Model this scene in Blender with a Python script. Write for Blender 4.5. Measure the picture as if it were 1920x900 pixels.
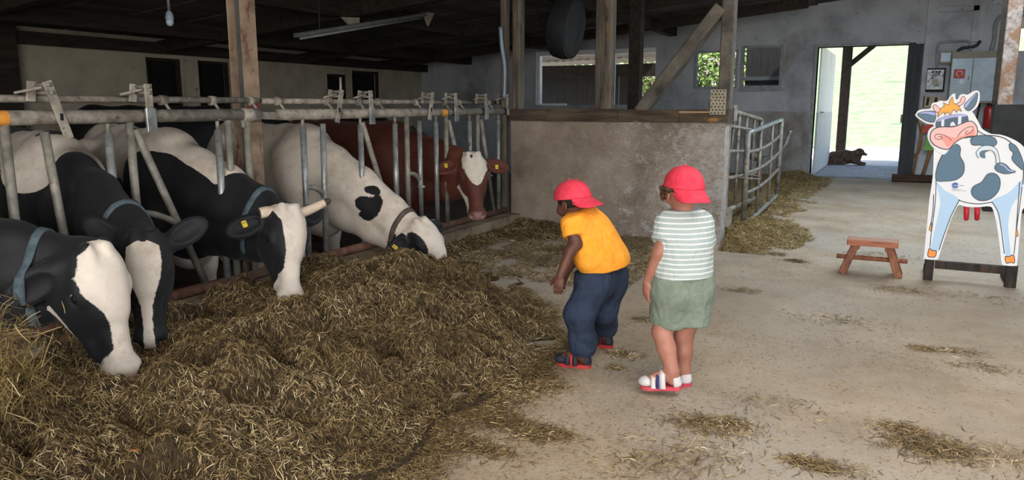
import bpy, bmesh, math, random
import numpy as np
from mathutils import Vector, Matrix
for o in list(bpy.data.objects): bpy.data.objects.remove(o, do_unlink=True)
SC = bpy.context.scene
COL = SC.collection
rnd = random.Random(7)
RNG = np.random.default_rng(11)

# ------------------------------------------------------------------ camera
CAM_F, CAM_H = 1420.0, 1.35
PITCH = math.atan((450 - 199) / CAM_F)
YAW = math.atan((1696 - 960) / (CAM_F / math.cos(PITCH)))
FWH = np.array([-math.sin(YAW), math.cos(YAW), 0.0])
RT = np.array([math.cos(YAW), math.sin(YAW), 0.0])
UPV = np.array([0, 0, 1.0])
CF = FWH * math.cos(PITCH) - UPV * math.sin(PITCH)
CU = FWH * math.sin(PITCH) + UPV * math.cos(PITCH)
CC = np.array([0, 0, CAM_H])
cam = bpy.data.cameras.new('camera')
cam.sensor_width = 36.0
cam.lens = 36.0 * CAM_F / 1920.0
cam.clip_end = 400
camo = bpy.data.objects.new('camera', cam); COL.objects.link(camo)
camo.location = (0, 0, CAM_H)
camo.rotation_euler = (math.pi / 2 - PITCH, 0, YAW)
SC.camera = camo

# ------------------------------------------------------------------ sky, sun, daylight
w = bpy.data.worlds.new('World'); SC.world = w; w.use_nodes = True
nt = w.node_tree; nt.nodes.clear()
sky = nt.nodes.new('ShaderNodeTexSky'); sky.sky_type = 'NISHITA'
sky.sun_disc = False; sky.sun_elevation = math.radians(55); sky.sun_rotation = math.radians(200)
sky.dust_density = 3.0; sky.ozone_density = 1.0
bg = nt.nodes.new('ShaderNodeBackground'); bg.inputs['Strength'].default_value = 0.42
ow = nt.nodes.new('ShaderNodeOutputWorld')
nt.links.new(sky.outputs[0], bg.inputs[0]); nt.links.new(bg.outputs[0], ow.inputs[0])
sl = bpy.data.lights.new('sun', 'SUN'); sl.energy = 13.0; sl.angle = 0.02; sl.color = (1, .95, .86)
so = bpy.data.objects.new('sun', sl); COL.objects.link(so); so.location = (20, 10, 30)
so.rotation_euler = Vector((-.75, .12, -1.0)).to_track_quat('-Z', 'Y').to_euler()
def area(name, loc, size, sizey, power, target, col):
    l = bpy.data.lights.new(name, 'AREA'); l.shape = 'RECTANGLE'; l.size = size; l.size_y = sizey
    l.energy = power; l.color = col
    o = bpy.data.objects.new(name, l); COL.objects.link(o); o.location = loc
    d = Vector(target) - Vector(loc)
    o.rotation_euler = d.to_track_quat('-Z', 'Y').to_euler()
    return o
# daylight through the rooflight strip above the feed aisle and through the open gate behind the camera
area('rooflight_front', (.5, 1.9, 3.38), 3.0, 4.6, 190, (.5, 1.9, 0), (1, .975, .94))
area('rooflight_back', (.6, 9.6, 3.38), 2.2, 6.0, 290, (.6, 9.6, 0), (.74, .87, 1))
area('gate_daylight', (.8, -3.4, 1.7), 5.0, 3.0, 400, (-1.2, 4, .9), (1, .97, .93))
vs = SC.view_settings
vs.view_transform = 'Standard'; vs.look = 'None'; vs.gamma = 1.0; vs.use_curve_mapping = False
vs.exposure = 0.12

# ------------------------------------------------------------------ helpers
def nrm(a):
    a = np.asarray(a, float); return a / np.linalg.norm(a)
def ray(u, v): return CF * CAM_F + RT * (u - 960) + CU * (450 - v)
def atX(u, v, X): d = ray(u, v); return CC + d * (X / d[0])
def atY(u, v, Y): d = ray(u, v); return CC + d * (Y / d[1])
def atZ(u, v, z=0.): d = ray(u, v); return CC + d * ((z - CAM_H) / d[2])
def atW(u, v, W): d = ray(u, v); return CC + d * (W / (d @ FWH))

def lin(c):
    def f(x):
        x /= 255.0
        return x / 12.92 if x <= .04045 else ((x + .055) / 1.055) ** 2.4
    return (f(c[0]), f(c[1]), f(c[2]), 1.0)

MATS = {}
def new_mat(name):
    m = bpy.data.materials.new(name); m.use_nodes = True
    t = m.node_tree; b = t.nodes['Principled BSDF']
    MATS[name] = m
    return m, t, b
def N(t, typ, **kw):
    n = t.nodes.new(typ)
    for k, v in kw.items(): setattr(n, k, v)
    return n
def ramp_node(t, stops):
    r = N(t, 'ShaderNodeValToRGB'); e = r.color_ramp.elements
    e[0].position, e[0].color = stops[0][0], stops[0][1]
    e[1].position, e[1].color = stops[-1][0], stops[-1][1]
    for p, c in stops[1:-1]:
        x = e.new(p); x.color = c
    return r
def coords(t, stretch=(1, 1, 1), kind='Object', off=(0, 0, 0)):
    tc = N(t, 'ShaderNodeTexCoord'); mp = N(t, 'ShaderNodeMapping')
    mp.inputs['Scale'].default_value = stretch; mp.inputs['Location'].default_value = off
    t.links.new(tc.outputs[kind], mp.inputs['Vector'])
    return mp.outputs['Vector']
def noise(t, vec, scale, detail=5, rough=.6, dist=0):
    n = N(t, 'ShaderNodeTexNoise')
    n.inputs['Scale'].default_value = scale; n.inputs['Detail'].default_value = detail
    n.inputs['Roughness'].default_value = rough; n.inputs['Distortion'].default_value = dist
    t.links.new(vec, n.inputs['Vector'])
    return n.outputs['Fac']
def mix(t, fac, a, b):
    m = N(t, 'ShaderNodeMix', data_type='RGBA')
    for s, x in ((m.inputs[0], fac), (m.inputs[6], a), (m.inputs[7], b)):
        if hasattr(x, 'is_output') or isinstance(x, bpy.types.NodeSocket): t.links.new(x, s)
        else: s.default_value = x
    return m.outputs[2]
def maprange(t, x, a, b, c=0, d=1):
    m = N(t, 'ShaderNodeMapRange'); t.links.new(x, m.inputs[0])
    for i, v in enumerate((a, b, c, d)): m.inputs[i + 1].default_value = v
    return m.outputs[0]
def bump(t, b, h, strength, dist=.01):
    n = N(t, 'ShaderNodeBump'); n.inputs['Strength'].default_value = strength; n.inputs['Distance'].default_value = dist
    t.links.new(h, n.inputs['Height'])
    t.links.new(n.outputs[0], b.inputs['Normal'])
def mat(name, stops, scale=6, detail=6, rough=.8, bmp=0, bscale=None, metal=0, stretch=(1, 1, 1), spec=.3,
        over=(), dist=0, bdist=.01, kind='Object', trans=0):
    """noise-ramp surface; over = [(scale, lo, hi, colour, stretch)] lays stains or flakes on top"""
    if name in MATS: return MATS[name]
    m, t, b = new_mat(name)
    v = coords(t, stretch, kind)
    if len(stops) == 1: stops = [(0, tuple(x * .93 for x in stops[0][:3]) + (1,)), (1, tuple(min(1, x * 1.07) for x in stops[0][:3]) + (1,))]
    elif len(stops[0]) == 4:
        stops = [(.3 + .4 * i / (len(stops) - 1), c) for i, c in enumerate(stops)]
    f = noise(t, v, scale, detail, .62, dist)
    r = ramp_node(t, stops); t.links.new(f, r.inputs[0])
    c = r.outputs[0]
    for (s, lo, hi, colr, st) in over:
        vv = coords(t, st, kind, (3.1, 1.7, 5.3))
        c = mix(t, maprange(t, noise(t, vv, s, 6, .65), lo, hi), c, colr)
    t.links.new(c, b.inputs['Base Color'])
    b.inputs['Roughness'].default_value = rough; b.inputs['Metallic'].default_value = metal
    b.inputs['Specular IOR Level'].default_value = spec
    if trans: b.inputs['Transmission Weight'].default_value = trans
    if bmp: bump(t, b, noise(t, v, bscale or scale * 3, 8, .65), bmp, bdist)
    return m

def link(name, me, m=None, parent=None):
    o = bpy.data.objects.new(name, me); COL.objects.link(o)
    if m is not None and me is not None and not me.materials: me.materials.append(m)
    if parent is not None: o.parent = parent
    return o
def root_loc(p):
    l = Vector((0, 0, 0))
    while p is not None:
        l = l + p.location; p = p.parent
    return np.array(l)
def tag(o, label=None, cat=None, group=None, kind=None):
    if label: o['label'] = label
    if cat: o['category'] = cat
    if group: o['group'] = group
    if kind: o['kind'] = kind
    return o
def thing(name, label, cat, loc=(0, 0, 0), group=None):
    o = bpy.data.objects.new(name, None); COL.objects.link(o); o.location = [float(x) for x in loc]
    o.empty_display_size = .1
    return tag(o, label, cat, group)

class MB:
    """collects shapes in world coordinates; build() links them as one mesh object"""
    def __init__(s): s.v = []; s.f = []; s.n = 0
    def add(s, v, f):
        v = np.asarray(v, float).reshape(-1, 3)
        s.v.append(v); s.f += [tuple(int(i) + s.n for i in q) for q in f]; s.n += len(v); return s
    def box(s, lo, hi):
        (a, b, c), (d, e, f) = lo, hi
        return s.hexa([(a, b, c), (d, b, c), (d, e, c), (a, e, c), (a, b, f), (d, b, f), (d, e, f), (a, e, f)])
    def hexa(s, p): return s.add(p, [(3, 2, 1, 0), (4, 5, 6, 7), (0, 1, 5, 4), (1, 2, 6, 5), (2, 3, 7, 6), (3, 0, 4, 7)])
    def bar(s, a, b, wd, th, up=(0, 0, 1), bev=0.0):
        """a beam of rectangular section from a to b; wd across, th along up"""
        a = np.asarray(a, float); b = np.asarray(b, float); d = nrm(b - a)
        x = np.cross(d, up); x = nrm(x) if np.linalg.norm(x) > 1e-6 else nrm(np.cross(d, (1, .1, 0)))
        y = np.cross(x, d)
        hw, ht = wd / 2, th / 2
        if bev <= 0: sec = [(-hw, -ht), (hw, -ht), (hw, ht), (-hw, ht)]
        else:
            e = bev
            sec = [(-hw + e, -ht), (hw - e, -ht), (hw, -ht + e), (hw, ht - e), (hw - e, ht), (-hw + e, ht), (-hw, ht - e), (-hw, -ht + e)]
        k = len(sec)
        v = [a + x * p + y * q for p, q in sec] + [b + x * p + y * q for p, q in sec]
        f = [(i, (i + 1) % k, k + (i + 1) % k, k + i) for i in range(k)] + [tuple(range(k))[::-1], tuple(range(k, 2 * k))]
        return s.add(v, f)
    def tube(s, pts, r, seg=12, caps=True):
        pts = [np.asarray(p, float) for p in pts]; n = len(pts)
        rs = r if hasattr(r, '__len__') else [r] * n
        ref = None; V = []
        for i, p in enumerate(pts):
            d = nrm(pts[min(i + 1, n - 1)] - pts[max(i - 1, 0)])
            if ref is None:
                ref = np.cross(d, (0, 0, 1)) if abs(d[2]) < .9 else np.cross(d, (1, 0, 0))
            x = nrm(ref - d * (ref @ d)); ref = x; y = np.cross(d, x)
            for k in range(seg):
                a = 2 * math.pi * k / seg
                V.append(p + rs[i] * (x * math.cos(a) + y * math.sin(a)))
        F = [(i * seg + k, i * seg + (k + 1) % seg, (i + 1) * seg + (k + 1) % seg, (i + 1) * seg + k) for i in range(n - 1) for k in range(seg)]
        if caps: F += [tuple(range(seg))[::-1], tuple(range((n - 1) * seg, n * seg))]
        return s.add(V, F)
    def lathe(s, c, axis, prof, seg=24):
        """prof: (distance along axis, radius)"""
        c = np.asarray(c, float); d = nrm(axis)
        x = nrm(np.cross(d, (0, 0, 1))) if abs(d[2]) < .9 else nrm(np.cross(d, (1, 0, 0))); y = np.cross(d, x); n = len(prof)
        V = [c + d * z + max(r, 1e-4) * (x * math.cos(2 * math.pi * k / seg) + y * math.sin(2 * math.pi * k / seg)) for z, r in prof for k in range(seg)]
        F = [(i * seg + k, i * seg + (k + 1) % seg, (i + 1) * seg + (k + 1) % seg, (i + 1) * seg + k) for i in range(n - 1) for k in range(seg)]
        if prof[0] != prof[-1]: F += [tuple(range(seg))[::-1], tuple(range((n - 1) * seg, n * seg))]
        return s.add(V, F)
    def sphere(s, c, r, seg=16, rings=10, R=None):
        c = np.asarray(c, float); r = np.asarray(r if hasattr(r, '__len__') else (r, r, r), float)
        V = []; F = []
        for i in range(rings + 1):
            th = math.pi * i / rings
            for k in range(seg):
                a = 2 * math.pi * k / seg
                q = np.array([math.sin(th) * math.cos(a), math.sin(th) * math.sin(a), math.cos(th)]) * r
                V.append(c + (q if R is None else np.asarray(R).T @ q))
        for i in range(rings):
            for k in range(seg):
                F.append((i * seg + k, (i + 1) * seg + k, (i + 1) * seg + (k + 1) % seg, i * seg + (k + 1) % seg))
        return s.add(V, F)
    def prism(s, poly, d):
        """closed outline poly (n,3) extruded by vector d"""
        poly = np.asarray(poly, float); n = len(poly)
        v = np.vstack([poly, poly + np.asarray(d, float)])
        return s.add(v, [tuple(range(n)), tuple(range(n, 2 * n))[::-1]] + [((i + 1) % n, i, n + i, n + (i + 1) % n) for i in range(n)])
    def build(s, name, m, parent=None, smooth=False, fix=True):
        me = bpy.data.meshes.new(name)
        V = np.vstack(s.v)
        if parent is not None: V = V - root_loc(parent)
        me.from_pydata(V.tolist(), [], s.f)
        if fix:
            bm = bmesh.new(); bm.from_mesh(me)
            bmesh.ops.recalc_face_normals(bm, faces=bm.faces)
            bm.to_mesh(me); bm.free()
        if smooth:
            me.polygons.foreach_set('use_smooth', [True] * len(me.polygons))
            if smooth == 'auto': me.set_sharp_from_angle(angle=math.radians(40))
        return link(name, me, m, parent)
def struct(o, label=None): return tag(o, label, None, None, 'structure')

def crom(pts, n=6, closed=True):
    """Catmull-Rom through 2-D or 3-D points"""
    P = [np.asarray(p, float) for p in pts]; k = len(P); out = []
    rngi = range(k) if closed else range(k - 1)
    for i in rngi:
        if closed: p0, p1, p2, p3 = P[i - 1], P[i], P[(i + 1) % k], P[(i + 2) % k]
        else: p0, p1, p2, p3 = P[max(i - 1, 0)], P[i], P[i + 1], P[min(i + 2, k - 1)]
        for j in range(n):
            t = j / n
            out.append(.5 * (2 * p1 + (p2 - p0) * t + (2 * p0 - 5 * p1 + 4 * p2 - p3) * t * t + (3 * p1 - p0 - 3 * p2 + p3) * t ** 3))
    if not closed: out.append(P[-1])
    return np.array(out)

def vnoise(x, y, seed=0):
    """value noise on arrays, -1..1"""
    r = np.random.default_rng(seed); T = r.uniform(-1, 1, (256, 256))
    xi = np.floor(x).astype(int); yi = np.floor(y).astype(int); fx = x - xi; fy = y - yi
    fx = fx * fx * (3 - 2 * fx); fy = fy * fy * (3 - 2 * fy)
    g = lambda a, b: T[a % 256, b % 256]
    return (g(xi, yi) * (1 - fx) + g(xi + 1, yi) * fx) * (1 - fy) + (g(xi, yi + 1) * (1 - fx) + g(xi + 1, yi + 1) * fx) * fy
def fbm(x, y, o=4, seed=0):
    s = 0; a = 1
    for i in range(o):
        s = s + a * vnoise(x * 2 ** i + 17 * i, y * 2 ** i + 5 * i, seed + i); a *= .5
    return s

# ------------------------------------------------------------------ signed-distance sculpting
class Sdf:
    def __init__(s): s.p = []
    def cone(s, a, b, ra, rb, k=.03, op='u'): s.p.append(('c', np.asarray(a, float), np.asarray(b, float), ra, rb, k, op)); return s
    def chain(s, pts, rs, k=.03, op='u'):
        for i in range(len(pts) - 1): s.cone(pts[i], pts[i + 1], rs[i], rs[i + 1], k, op)
        return s
    def ell(s, c, r, R=None, k=.03, op='u'): s.p.append(('e', np.asarray(c, float), np.asarray(r, float), None if R is None else np.asarray(R, float), 0, k, op)); return s
    def plane(s, c, n, k=.004): s.p.append(('p', np.asarray(c, float), nrm(n), 0, 0, k, 'i')); return s
    def sub(s, other, k=.02, op='u'): s.p.append(('s', other, 0, 0, 0, k, op)); return s
    @staticmethod
    def d1(p, X, Y, Z):
        if p[0] == 'c':
            _, a, b, ra, rb, _, _ = p
            x, y, z = X - a[0], Y - a[1], Z - a[2]; v = b - a; L = max(v @ v, 1e-12)
            t = np.clip((x * v[0] + y * v[1] + z * v[2]) / L, 0, 1)
            return np.sqrt((x - t * v[0]) ** 2 + (y - t * v[1]) ** 2 + (z - t * v[2]) ** 2) - (ra + t * (rb - ra))
        if p[0] == 'e':
            _, c, r, R, _, _, _ = p
            x, y, z = X - c[0], Y - c[1], Z - c[2]
            if R is not None: x, y, z = (R[i, 0] * x + R[i, 1] * y + R[i, 2] * z for i in range(3))
            k0 = np.sqrt((x / r[0]) ** 2 + (y / r[1]) ** 2 + (z / r[2]) ** 2) + 1e-9
            k1 = np.sqrt((x / r[0] ** 2) ** 2 + (y / r[1] ** 2) ** 2 + (z / r[2] ** 2) ** 2) + 1e-9
            return k0 * (k0 - 1) / k1
        return (X - p[1][0]) * p[2][0] + (Y - p[1][1]) * p[2][1] + (Z - p[1][2]) * p[2][2]
    @staticmethod
    def comb(D, d, k, op):
        if op == 'u':
            h = np.clip(.5 + .5 * (d - D) / k, 0, 1); return d * (1 - h) + D * h - k * h * (1 - h)
        if op == 'd': d = -d
        h = np.clip(.5 - .5 * (d - D) / k, 0, 1); return d * (1 - h) + D * h + k * h * (1 - h)
    def bounds(s):
        lo, hi = np.full(3, 1e9), np.full(3, -1e9)
        for p in s.p:
            if p[-1] != 'u': continue
            if p[0] == 'c':
                for q, r in ((p[1], p[3]), (p[2], p[4])): lo = np.minimum(lo, q - r); hi = np.maximum(hi, q + r)
            elif p[0] == 'e':
                r = p[2] if p[3] is None else np.sqrt((p[3].T ** 2) @ (p[2] ** 2))
                lo = np.minimum(lo, p[1] - r); hi = np.maximum(hi, p[1] + r)
            elif p[0] == 's':
                a, b = p[1].bounds(); lo = np.minimum(lo, a); hi = np.maximum(hi, b)
        return lo, hi
    def grid(s, ax):
        D = np.full([len(a) for a in ax], .3)
        for p in s.p:
            k = p[5]
            if p[0] == 's':
                D = s.comb(D, p[1].grid(ax), k, p[-1]); continue
            if p[0] == 'p':
                D = s.comb(D, s.d1(p, ax[0][:, None, None], ax[1][None, :, None], ax[2][None, None, :]), k, 'i'); continue
            if p[0] == 'c': lo = np.minimum(p[1] - p[3], p[2] - p[4]); hi = np.maximum(p[1] + p[3], p[2] + p[4])
            else:
                r = p[2] if p[3] is None else np.sqrt((p[3].T ** 2) @ (p[2] ** 2)); lo = p[1] - r; hi = p[1] + r
            m = k + .07
            sl = tuple(slice(max(0, np.searchsorted(ax[i], lo[i] - m) - 1), np.searchsorted(ax[i], hi[i] + m) + 1) for i in range(3))
            if any(q.stop - q.start < 1 for q in sl): continue
            X, Y, Z = ax[0][sl[0]][:, None, None], ax[1][sl[1]][None, :, None], ax[2][sl[2]][None, None, :]
            D[sl] = s.comb(D[sl], s.d1(p, X, Y, Z), k, p[-1])
        return D
    def at(s, P):
        P = np.asarray(P, float).reshape(-1, 3); X, Y, Z = P.T
        D = np.full(len(P), .3)
        for p in s.p: D = s.comb(D, p[1].at(P) if p[0] == 's' else s.d1(p, X, Y, Z), p[5], p[-1])
        return D
    def surf(s, c, d, far=.6):
        """from a point inside, march along d to the surface"""
        c = np.asarray(c, float); d = nrm(d); t = np.linspace(0, far, 160)
        D = s.at(c + t[:, None] * d)
        i = np.argmax(D > 0) if (D > 0).any() else len(t) - 1
        return c + d * t[i]
    def mesh(s, h=.02, fine=(), pad=.03):
        lo, hi = s.bounds(); ax = []
        for i in range(3):
            x = lo[i] - pad; a = [x]
            while x < hi[i] + pad:
                st = h
                for (fl, fh, fs) in fine:
                    if fl[i] - h <= x <= fh[i] + h: st = min(st, fs)
                x += st; a.append(x)
            ax.append(np.array(a))
        return nets(s.grid(ax), ax)
def nets(D, ax):
    ins = D < 0
    n = [k - 1 for k in D.shape]
    cnt = np.zeros(n, int)
    for i in (0, 1):
        for j in (0, 1):
            for k in (0, 1): cnt += ins[i:i + n[0], j:j + n[1], k:k + n[2]]
    act = (cnt > 0) & (cnt < 8)
    I = np.argwhere(act); idx = np.full(n, -1); idx[act] = np.arange(len(I))
    acc = np.zeros((len(I), 3)); num = np.zeros(len(I))
    cs = [(i, j, k) for i in (0, 1) for j in (0, 1) for k in (0, 1)]
    pos = {}; val = {}
    for c in cs:
        q = I + np.array(c); val[c] = D[q[:, 0], q[:, 1], q[:, 2]]
        pos[c] = np.stack([ax[t][q[:, t]] for t in range(3)], 1)
    for c in cs:
        for t in range(3):
            if c[t]: continue
            d = list(c); d[t] = 1; d = tuple(d)
            a, b = val[c], val[d]; m = (a < 0) != (b < 0)
            tt = (a[m] / (a[m] - b[m]))[:, None]
            acc[m] += pos[c][m] + (pos[d][m] - pos[c][m]) * tt; num[m] += 1
    V = acc / num[:, None]
    F = []
    for t in range(3):
        a, b = [(1, 2), (2, 0), (0, 1)][t]
        s0 = [slice(None)] * 3; s1 = [slice(None)] * 3
        s0[t] = slice(0, -1); s1[t] = slice(1, None)
        ch = ins[tuple(s0)] != ins[tuple(s1)]
        E = np.argwhere(ch)
        ok = (E[:, a] > 0) & (E[:, b] > 0) & (E[:, a] < n[a]) & (E[:, b] < n[b]); E = E[ok]
        ea = np.zeros(3, int); ea[a] = 1; eb = np.zeros(3, int); eb[b] = 1
        g = lambda Q: idx[Q[:, 0], Q[:, 1], Q[:, 2]]
        q = np.stack([g(E - ea - eb), g(E - eb), g(E), g(E - ea)], 1)
        fl = ~ins[E[:, 0], E[:, 1], E[:, 2]]
        q[fl] = q[fl][:, ::-1]
        F.append(q)
    return V, np.vstack(F)
def npmesh(name, V, F, m, parent=None, smooth=True, attrs=None, local=True):
    """fast mesh from arrays of equal-sized faces, with optional float attributes per vertex"""
    V = np.asarray(V, float)
    if parent is not None and local: V = V - root_loc(parent)
    me = bpy.data.meshes.new(name); k = F.shape[1]
    me.vertices.add(len(V)); me.vertices.foreach_set('co', V.astype(np.float32).ravel())
    me.loops.add(F.size); me.loops.foreach_set('vertex_index', F.astype(np.int32).ravel())
    me.polygons.add(len(F)); me.polygons.foreach_set('loop_start', np.arange(0, F.size, k, dtype=np.int32))
    if smooth: me.polygons.foreach_set('use_smooth', np.ones(len(F), bool))
    for an, av in (attrs or {}).items():
        at = me.attributes.new(an, 'FLOAT', 'POINT'); at.data.foreach_set('value', np.asarray(av, np.float32))
    me.update(calc_edges=True); me.validate()
    return link(name, me, m, parent)
# ------------------------------------------------------------------ materials of the place
m_floor, t, b = new_mat('aisle_floor')
v = coords(t)
c1 = ramp_node(t, [(.3, lin((138, 121, 100))), (.52, lin((168, 149, 125))), (.72, lin((186, 170, 149)))])
t.links.new(noise(t, v, 1.3, 9, .68), c1.inputs[0])
c = mix(t, maprange(t, noise(t, coords(t, (1, 1, 1), 'Object', (9, 2, 0)), .55, 5, .6), .45, .68), c1.outputs[0], lin((168, 156, 141)))
c = mix(t, maprange(t, noise(t, v, 95, 3, .7), .6, .75), c, lin((204, 184, 146)))
c = mix(t, maprange(t, noise(t, coords(t, (1, 1, 1), 'Object', (4, 7, 1)), 70, 3, .7), .62, .78), c, lin((98, 84, 66)))
c = mix(t, maprange(t, noise(t, coords(t, (1, 1, 1), 'Object', (14, 7, 1)), 7, 6, .75), .62, .8), c, lin((120, 104, 80)))
t.links.new(c, b.inputs['Base Color']); b.inputs['Roughness'].default_value = .72; b.inputs['Specular IOR Level'].default_value = .3
bump(t, b, noise(t, v, 60, 6, .7), .55, .012)
m_white = mat('whitewash', [lin((128, 131, 136)), lin((168, 172, 178)), lin((186, 190, 194))], 1.1, 8, .9, .35, 9,
              over=[(14, .645, .67, lin((58, 56, 54)), (1, 1, 1)), (1.6, .55, .8, lin((120, 112, 100)), (1, 1, .5))])
m_whitedirty = mat('whitewash_stained', [lin((118, 110, 100)), lin((150, 149, 147)), lin((170, 174, 178))], 1.4, 8, .9, .5, 7,
              over=[(30, .66, .7, lin((50, 46, 42)), (1, 1, 1)), (1.2, .5, .7, lin((98, 80, 62)), (1, 1, .6))])
m_leftwall = mat('left_whitewash', [lin((158, 150, 134)), lin((190, 181, 162))], 2.5, 8, .95, .3, 8,
              over=[(9, .66, .7, lin((30, 28, 26)), (1, 1, 1)), (26, .66, .69, lin((40, 36, 32)), (1, 1, 1))])
m_ceil = mat('ceiling_boards', [lin((52, 50, 50)), lin((86, 84, 82)), lin((112, 108, 102))], 2, 8, .95, .5, 12, stretch=(1, .2, 1))
m_beamdark = mat('dark_timber', [lin((34, 29, 25)), lin((62, 54, 46))], 5, 7, .9, .5, 20, stretch=(3, .4, 3))
m_timber = mat('grey_timber', [lin((56, 50, 45)), lin((98, 90, 80)), lin((124, 115, 102))], 4, 8, .85, .7, 16, stretch=(5, 5, .5),
              over=[(2.2, .6, .72, lin((150, 116, 80)), (2, 2, .7)), (2.6, .58, .75, lin((34, 29, 25)), (2, 2, .7))])
m_brace = mat('brace_timber', [lin((62, 58, 54)), lin((98, 92, 84)), lin((124, 116, 104))], 4, 8, .85, .7, 16, stretch=(1.2, 5, 1.2))
m_timberh = mat('sill_timber', [lin((48, 40, 33)), lin((80, 68, 56)), lin((104, 90, 74))], 4, 8, .85, .7, 16, stretch=(.6, 5, 5),
              over=[(2.2, .64, .7, lin((170, 120, 72)), (1, 2, 2))])
m_conc, t, b = new_mat('painted_concrete')
v = coords(t)
c1 = ramp_node(t, [(.3, lin((124, 109, 96))), (.5, lin((154, 138, 123))), (.7, lin((176, 162, 149)))])
t.links.new(noise(t, v, 2.2, 9, .7), c1.inputs[0])
sx = N(t, 'ShaderNodeSeparateXYZ'); t.links.new(coords(t), sx.inputs[0])
# limewash flakes survive towards the gate end of the wall
ad = N(t, 'ShaderNodeMath', operation='MULTIPLY_ADD'); ad.inputs[1].default_value = .075; ad.inputs[2].default_value = .19
t.links.new(sx.outputs[0], ad.inputs[0])
ad2 = N(t, 'ShaderNodeMath', operation='ADD'); t.links.new(ad.outputs[0], ad2.inputs[0])
t.links.new(noise(t, coords(t, (1, 1, 1.0)), 9, 10, .8), ad2.inputs[1])
flake = maprange(t, ad2.outputs[0], .565, .60)
c = mix(t, flake, c1.outputs[0], lin((190, 186, 182)))
ad3 = N(t, 'ShaderNodeMath', operation='ADD'); t.links.new(ad.outputs[0], ad3.inputs[0])
t.links.new(noise(t, coords(t, (1, 1, 2.6), 'Object', (2, 2, 2)), 22, 8, .8), ad3.inputs[1])
c = mix(t, maprange(t, ad3.outputs[0], .545, .58, 0, .85), c, lin((178, 172, 166)))
c = mix(t, maprange(t, noise(t, coords(t, (1.2, 1, 1), 'Object', (8, 3, 1)), 1.6, 6, .6), .52, .75, 0, .8), c, lin((100, 86, 72)))
t.links.new(c, b.inputs['Base Color']); b.inputs['Roughness'].default_value = .85
bump(t, b, noise(t, v, 26, 9, .75), .9, .02)
m_curb = mat('curb_concrete', [lin((92, 78, 62)), lin((132, 116, 96)), lin((156, 142, 122))], 5, 8, .9, .6, 30)
m_outfloor = mat('yard_concrete', [lin((196, 192, 184)), lin((226, 222, 214))], 2, 6, .9, .2, 30)
m_paver = mat('paver_stone', [lin((150, 152, 160)), lin((184, 186, 192))], 9, 6, .7, .4, 60)
m_steel = mat('galvanised_pipe', [lin((92, 90, 84)), lin((128, 124, 114)), lin((158, 150, 136))], 11, 7, .55, .25, 60, metal=.25, spec=.45,
              over=[(16, .62, .7, lin((112, 84, 58)), (1, 1, 1))])
m_steelb = mat('polished_pipe', [lin((98, 100, 100)), lin((140, 142, 140)), lin((174, 176, 174))], 7, 6, .38, .15, 50, metal=.4, spec=.5,
              over=[(12, .6, .7, lin((104, 92, 78)), (1, 1, 1))])
m_dirtyrail = mat('muddy_rail', [lin((92, 85, 76)), lin((138, 130, 119)), lin((170, 162, 150))], 13, 8, .65, .4, 60,
              over=[(20, .62, .68, lin((70, 58, 46)), (1, 1, 1))])
m_redrail = mat('rusty_rail', [lin((82, 54, 44)), lin((118, 84, 70)), lin((138, 108, 92))], 12, 8, .8, .3, 60)
m_col = mat('column_paint', [lin((118, 98, 82)), lin((156, 132, 112)), lin((172, 150, 130))], 7, 8, .75, .3, 40,
              over=[(4, .58, .66, lin((112, 72, 58)), (2, 2, .7)), (30, .64, .7, lin((70, 56, 46)), (1, 1, 1))])
m_dark = mat('dark_inside', [lin((16, 16, 18)), lin((30, 30, 32))], 3, 4, .95)
m_frame = mat('window_frame_paint', [lin((120, 122, 124)), lin((160, 162, 164))], 8, 5, .7, .2, 30)

# ------------------------------------------------------------------ floor, walls, roof
def slab(name, lo, hi, m, kind='structure'):
    return struct(MB().box(lo, hi).build(name, m))
slab('floor', (-3.78, -4.5, -.25), (6.5, 15.85, 0), m_floor)
slab('floor_stall', (-10.7, -2, -.5), (-3.78, 15.85, -.2), mat('stall_floor', [lin((60, 52, 44)), lin((86, 74, 62))], 4, 6, .9, .4, 20))
slab('floor_pen', (-3.78, 7.7, -.02), (-1.75, 15.85, .02), mat('pen_straw', [lin((104, 84, 52)), lin((150, 126, 84))], 14, 7, .95, .6, 40))
def wall_holes(mb, axis, p0, p1, a0, a1, z0, z1, holes):
    xs = sorted({a0, a1, *[h[0] for h in holes], *[h[1] for h in holes]})
    zs = sorted({z0, z1, *[h[2] for h in holes], *[h[3] for h in holes]})
    for i in range(len(xs) - 1):
        for j in range(len(zs) - 1):
            cx, cz = (xs[i] + xs[i + 1]) / 2, (zs[j] + zs[j + 1]) / 2
            if any(h[0] < cx < h[1] and h[2] < cz < h[3] for h in holes): continue
            if axis == 'Y': mb.box((xs[i], p0, zs[j]), (xs[i + 1], p1, zs[j + 1]))
            else: mb.box((p0, xs[i], zs[j]), (p1, xs[i + 1], zs[j + 1]))
    return mb
FY = 15.8
door = (-1.55, 0.0, 0, 2.45)
win_big = (-7.45, -4.70, 1.38, 2.55)
win_a = (-3.88, -3.02, 1.70, 2.45)
win_b = (-2.95, -2.17, 1.70, 2.52)
struct(wall_holes(MB(), 'Y', FY, FY + .28, -10.7, 6.5, -.5, 4.0, [door, win_big, win_a, win_b, (1.56, 2.5, 2.28, 3.3)]).build('wall_far', m_white))
struct(MB().box((-4.72, FY - .035, -.2), (-1.60, FY - .002, 1.25)).build('wall_far_splashed_base', m_whitedirty))
lh = [(8.15, 8.80, 1.30, 2.10), (9.10, 9.80, 1.30, 2.10), (12.35, 12.95, 1.5, 2.0), (13.15, 14.1, 1.4, 2.1)]
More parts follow.
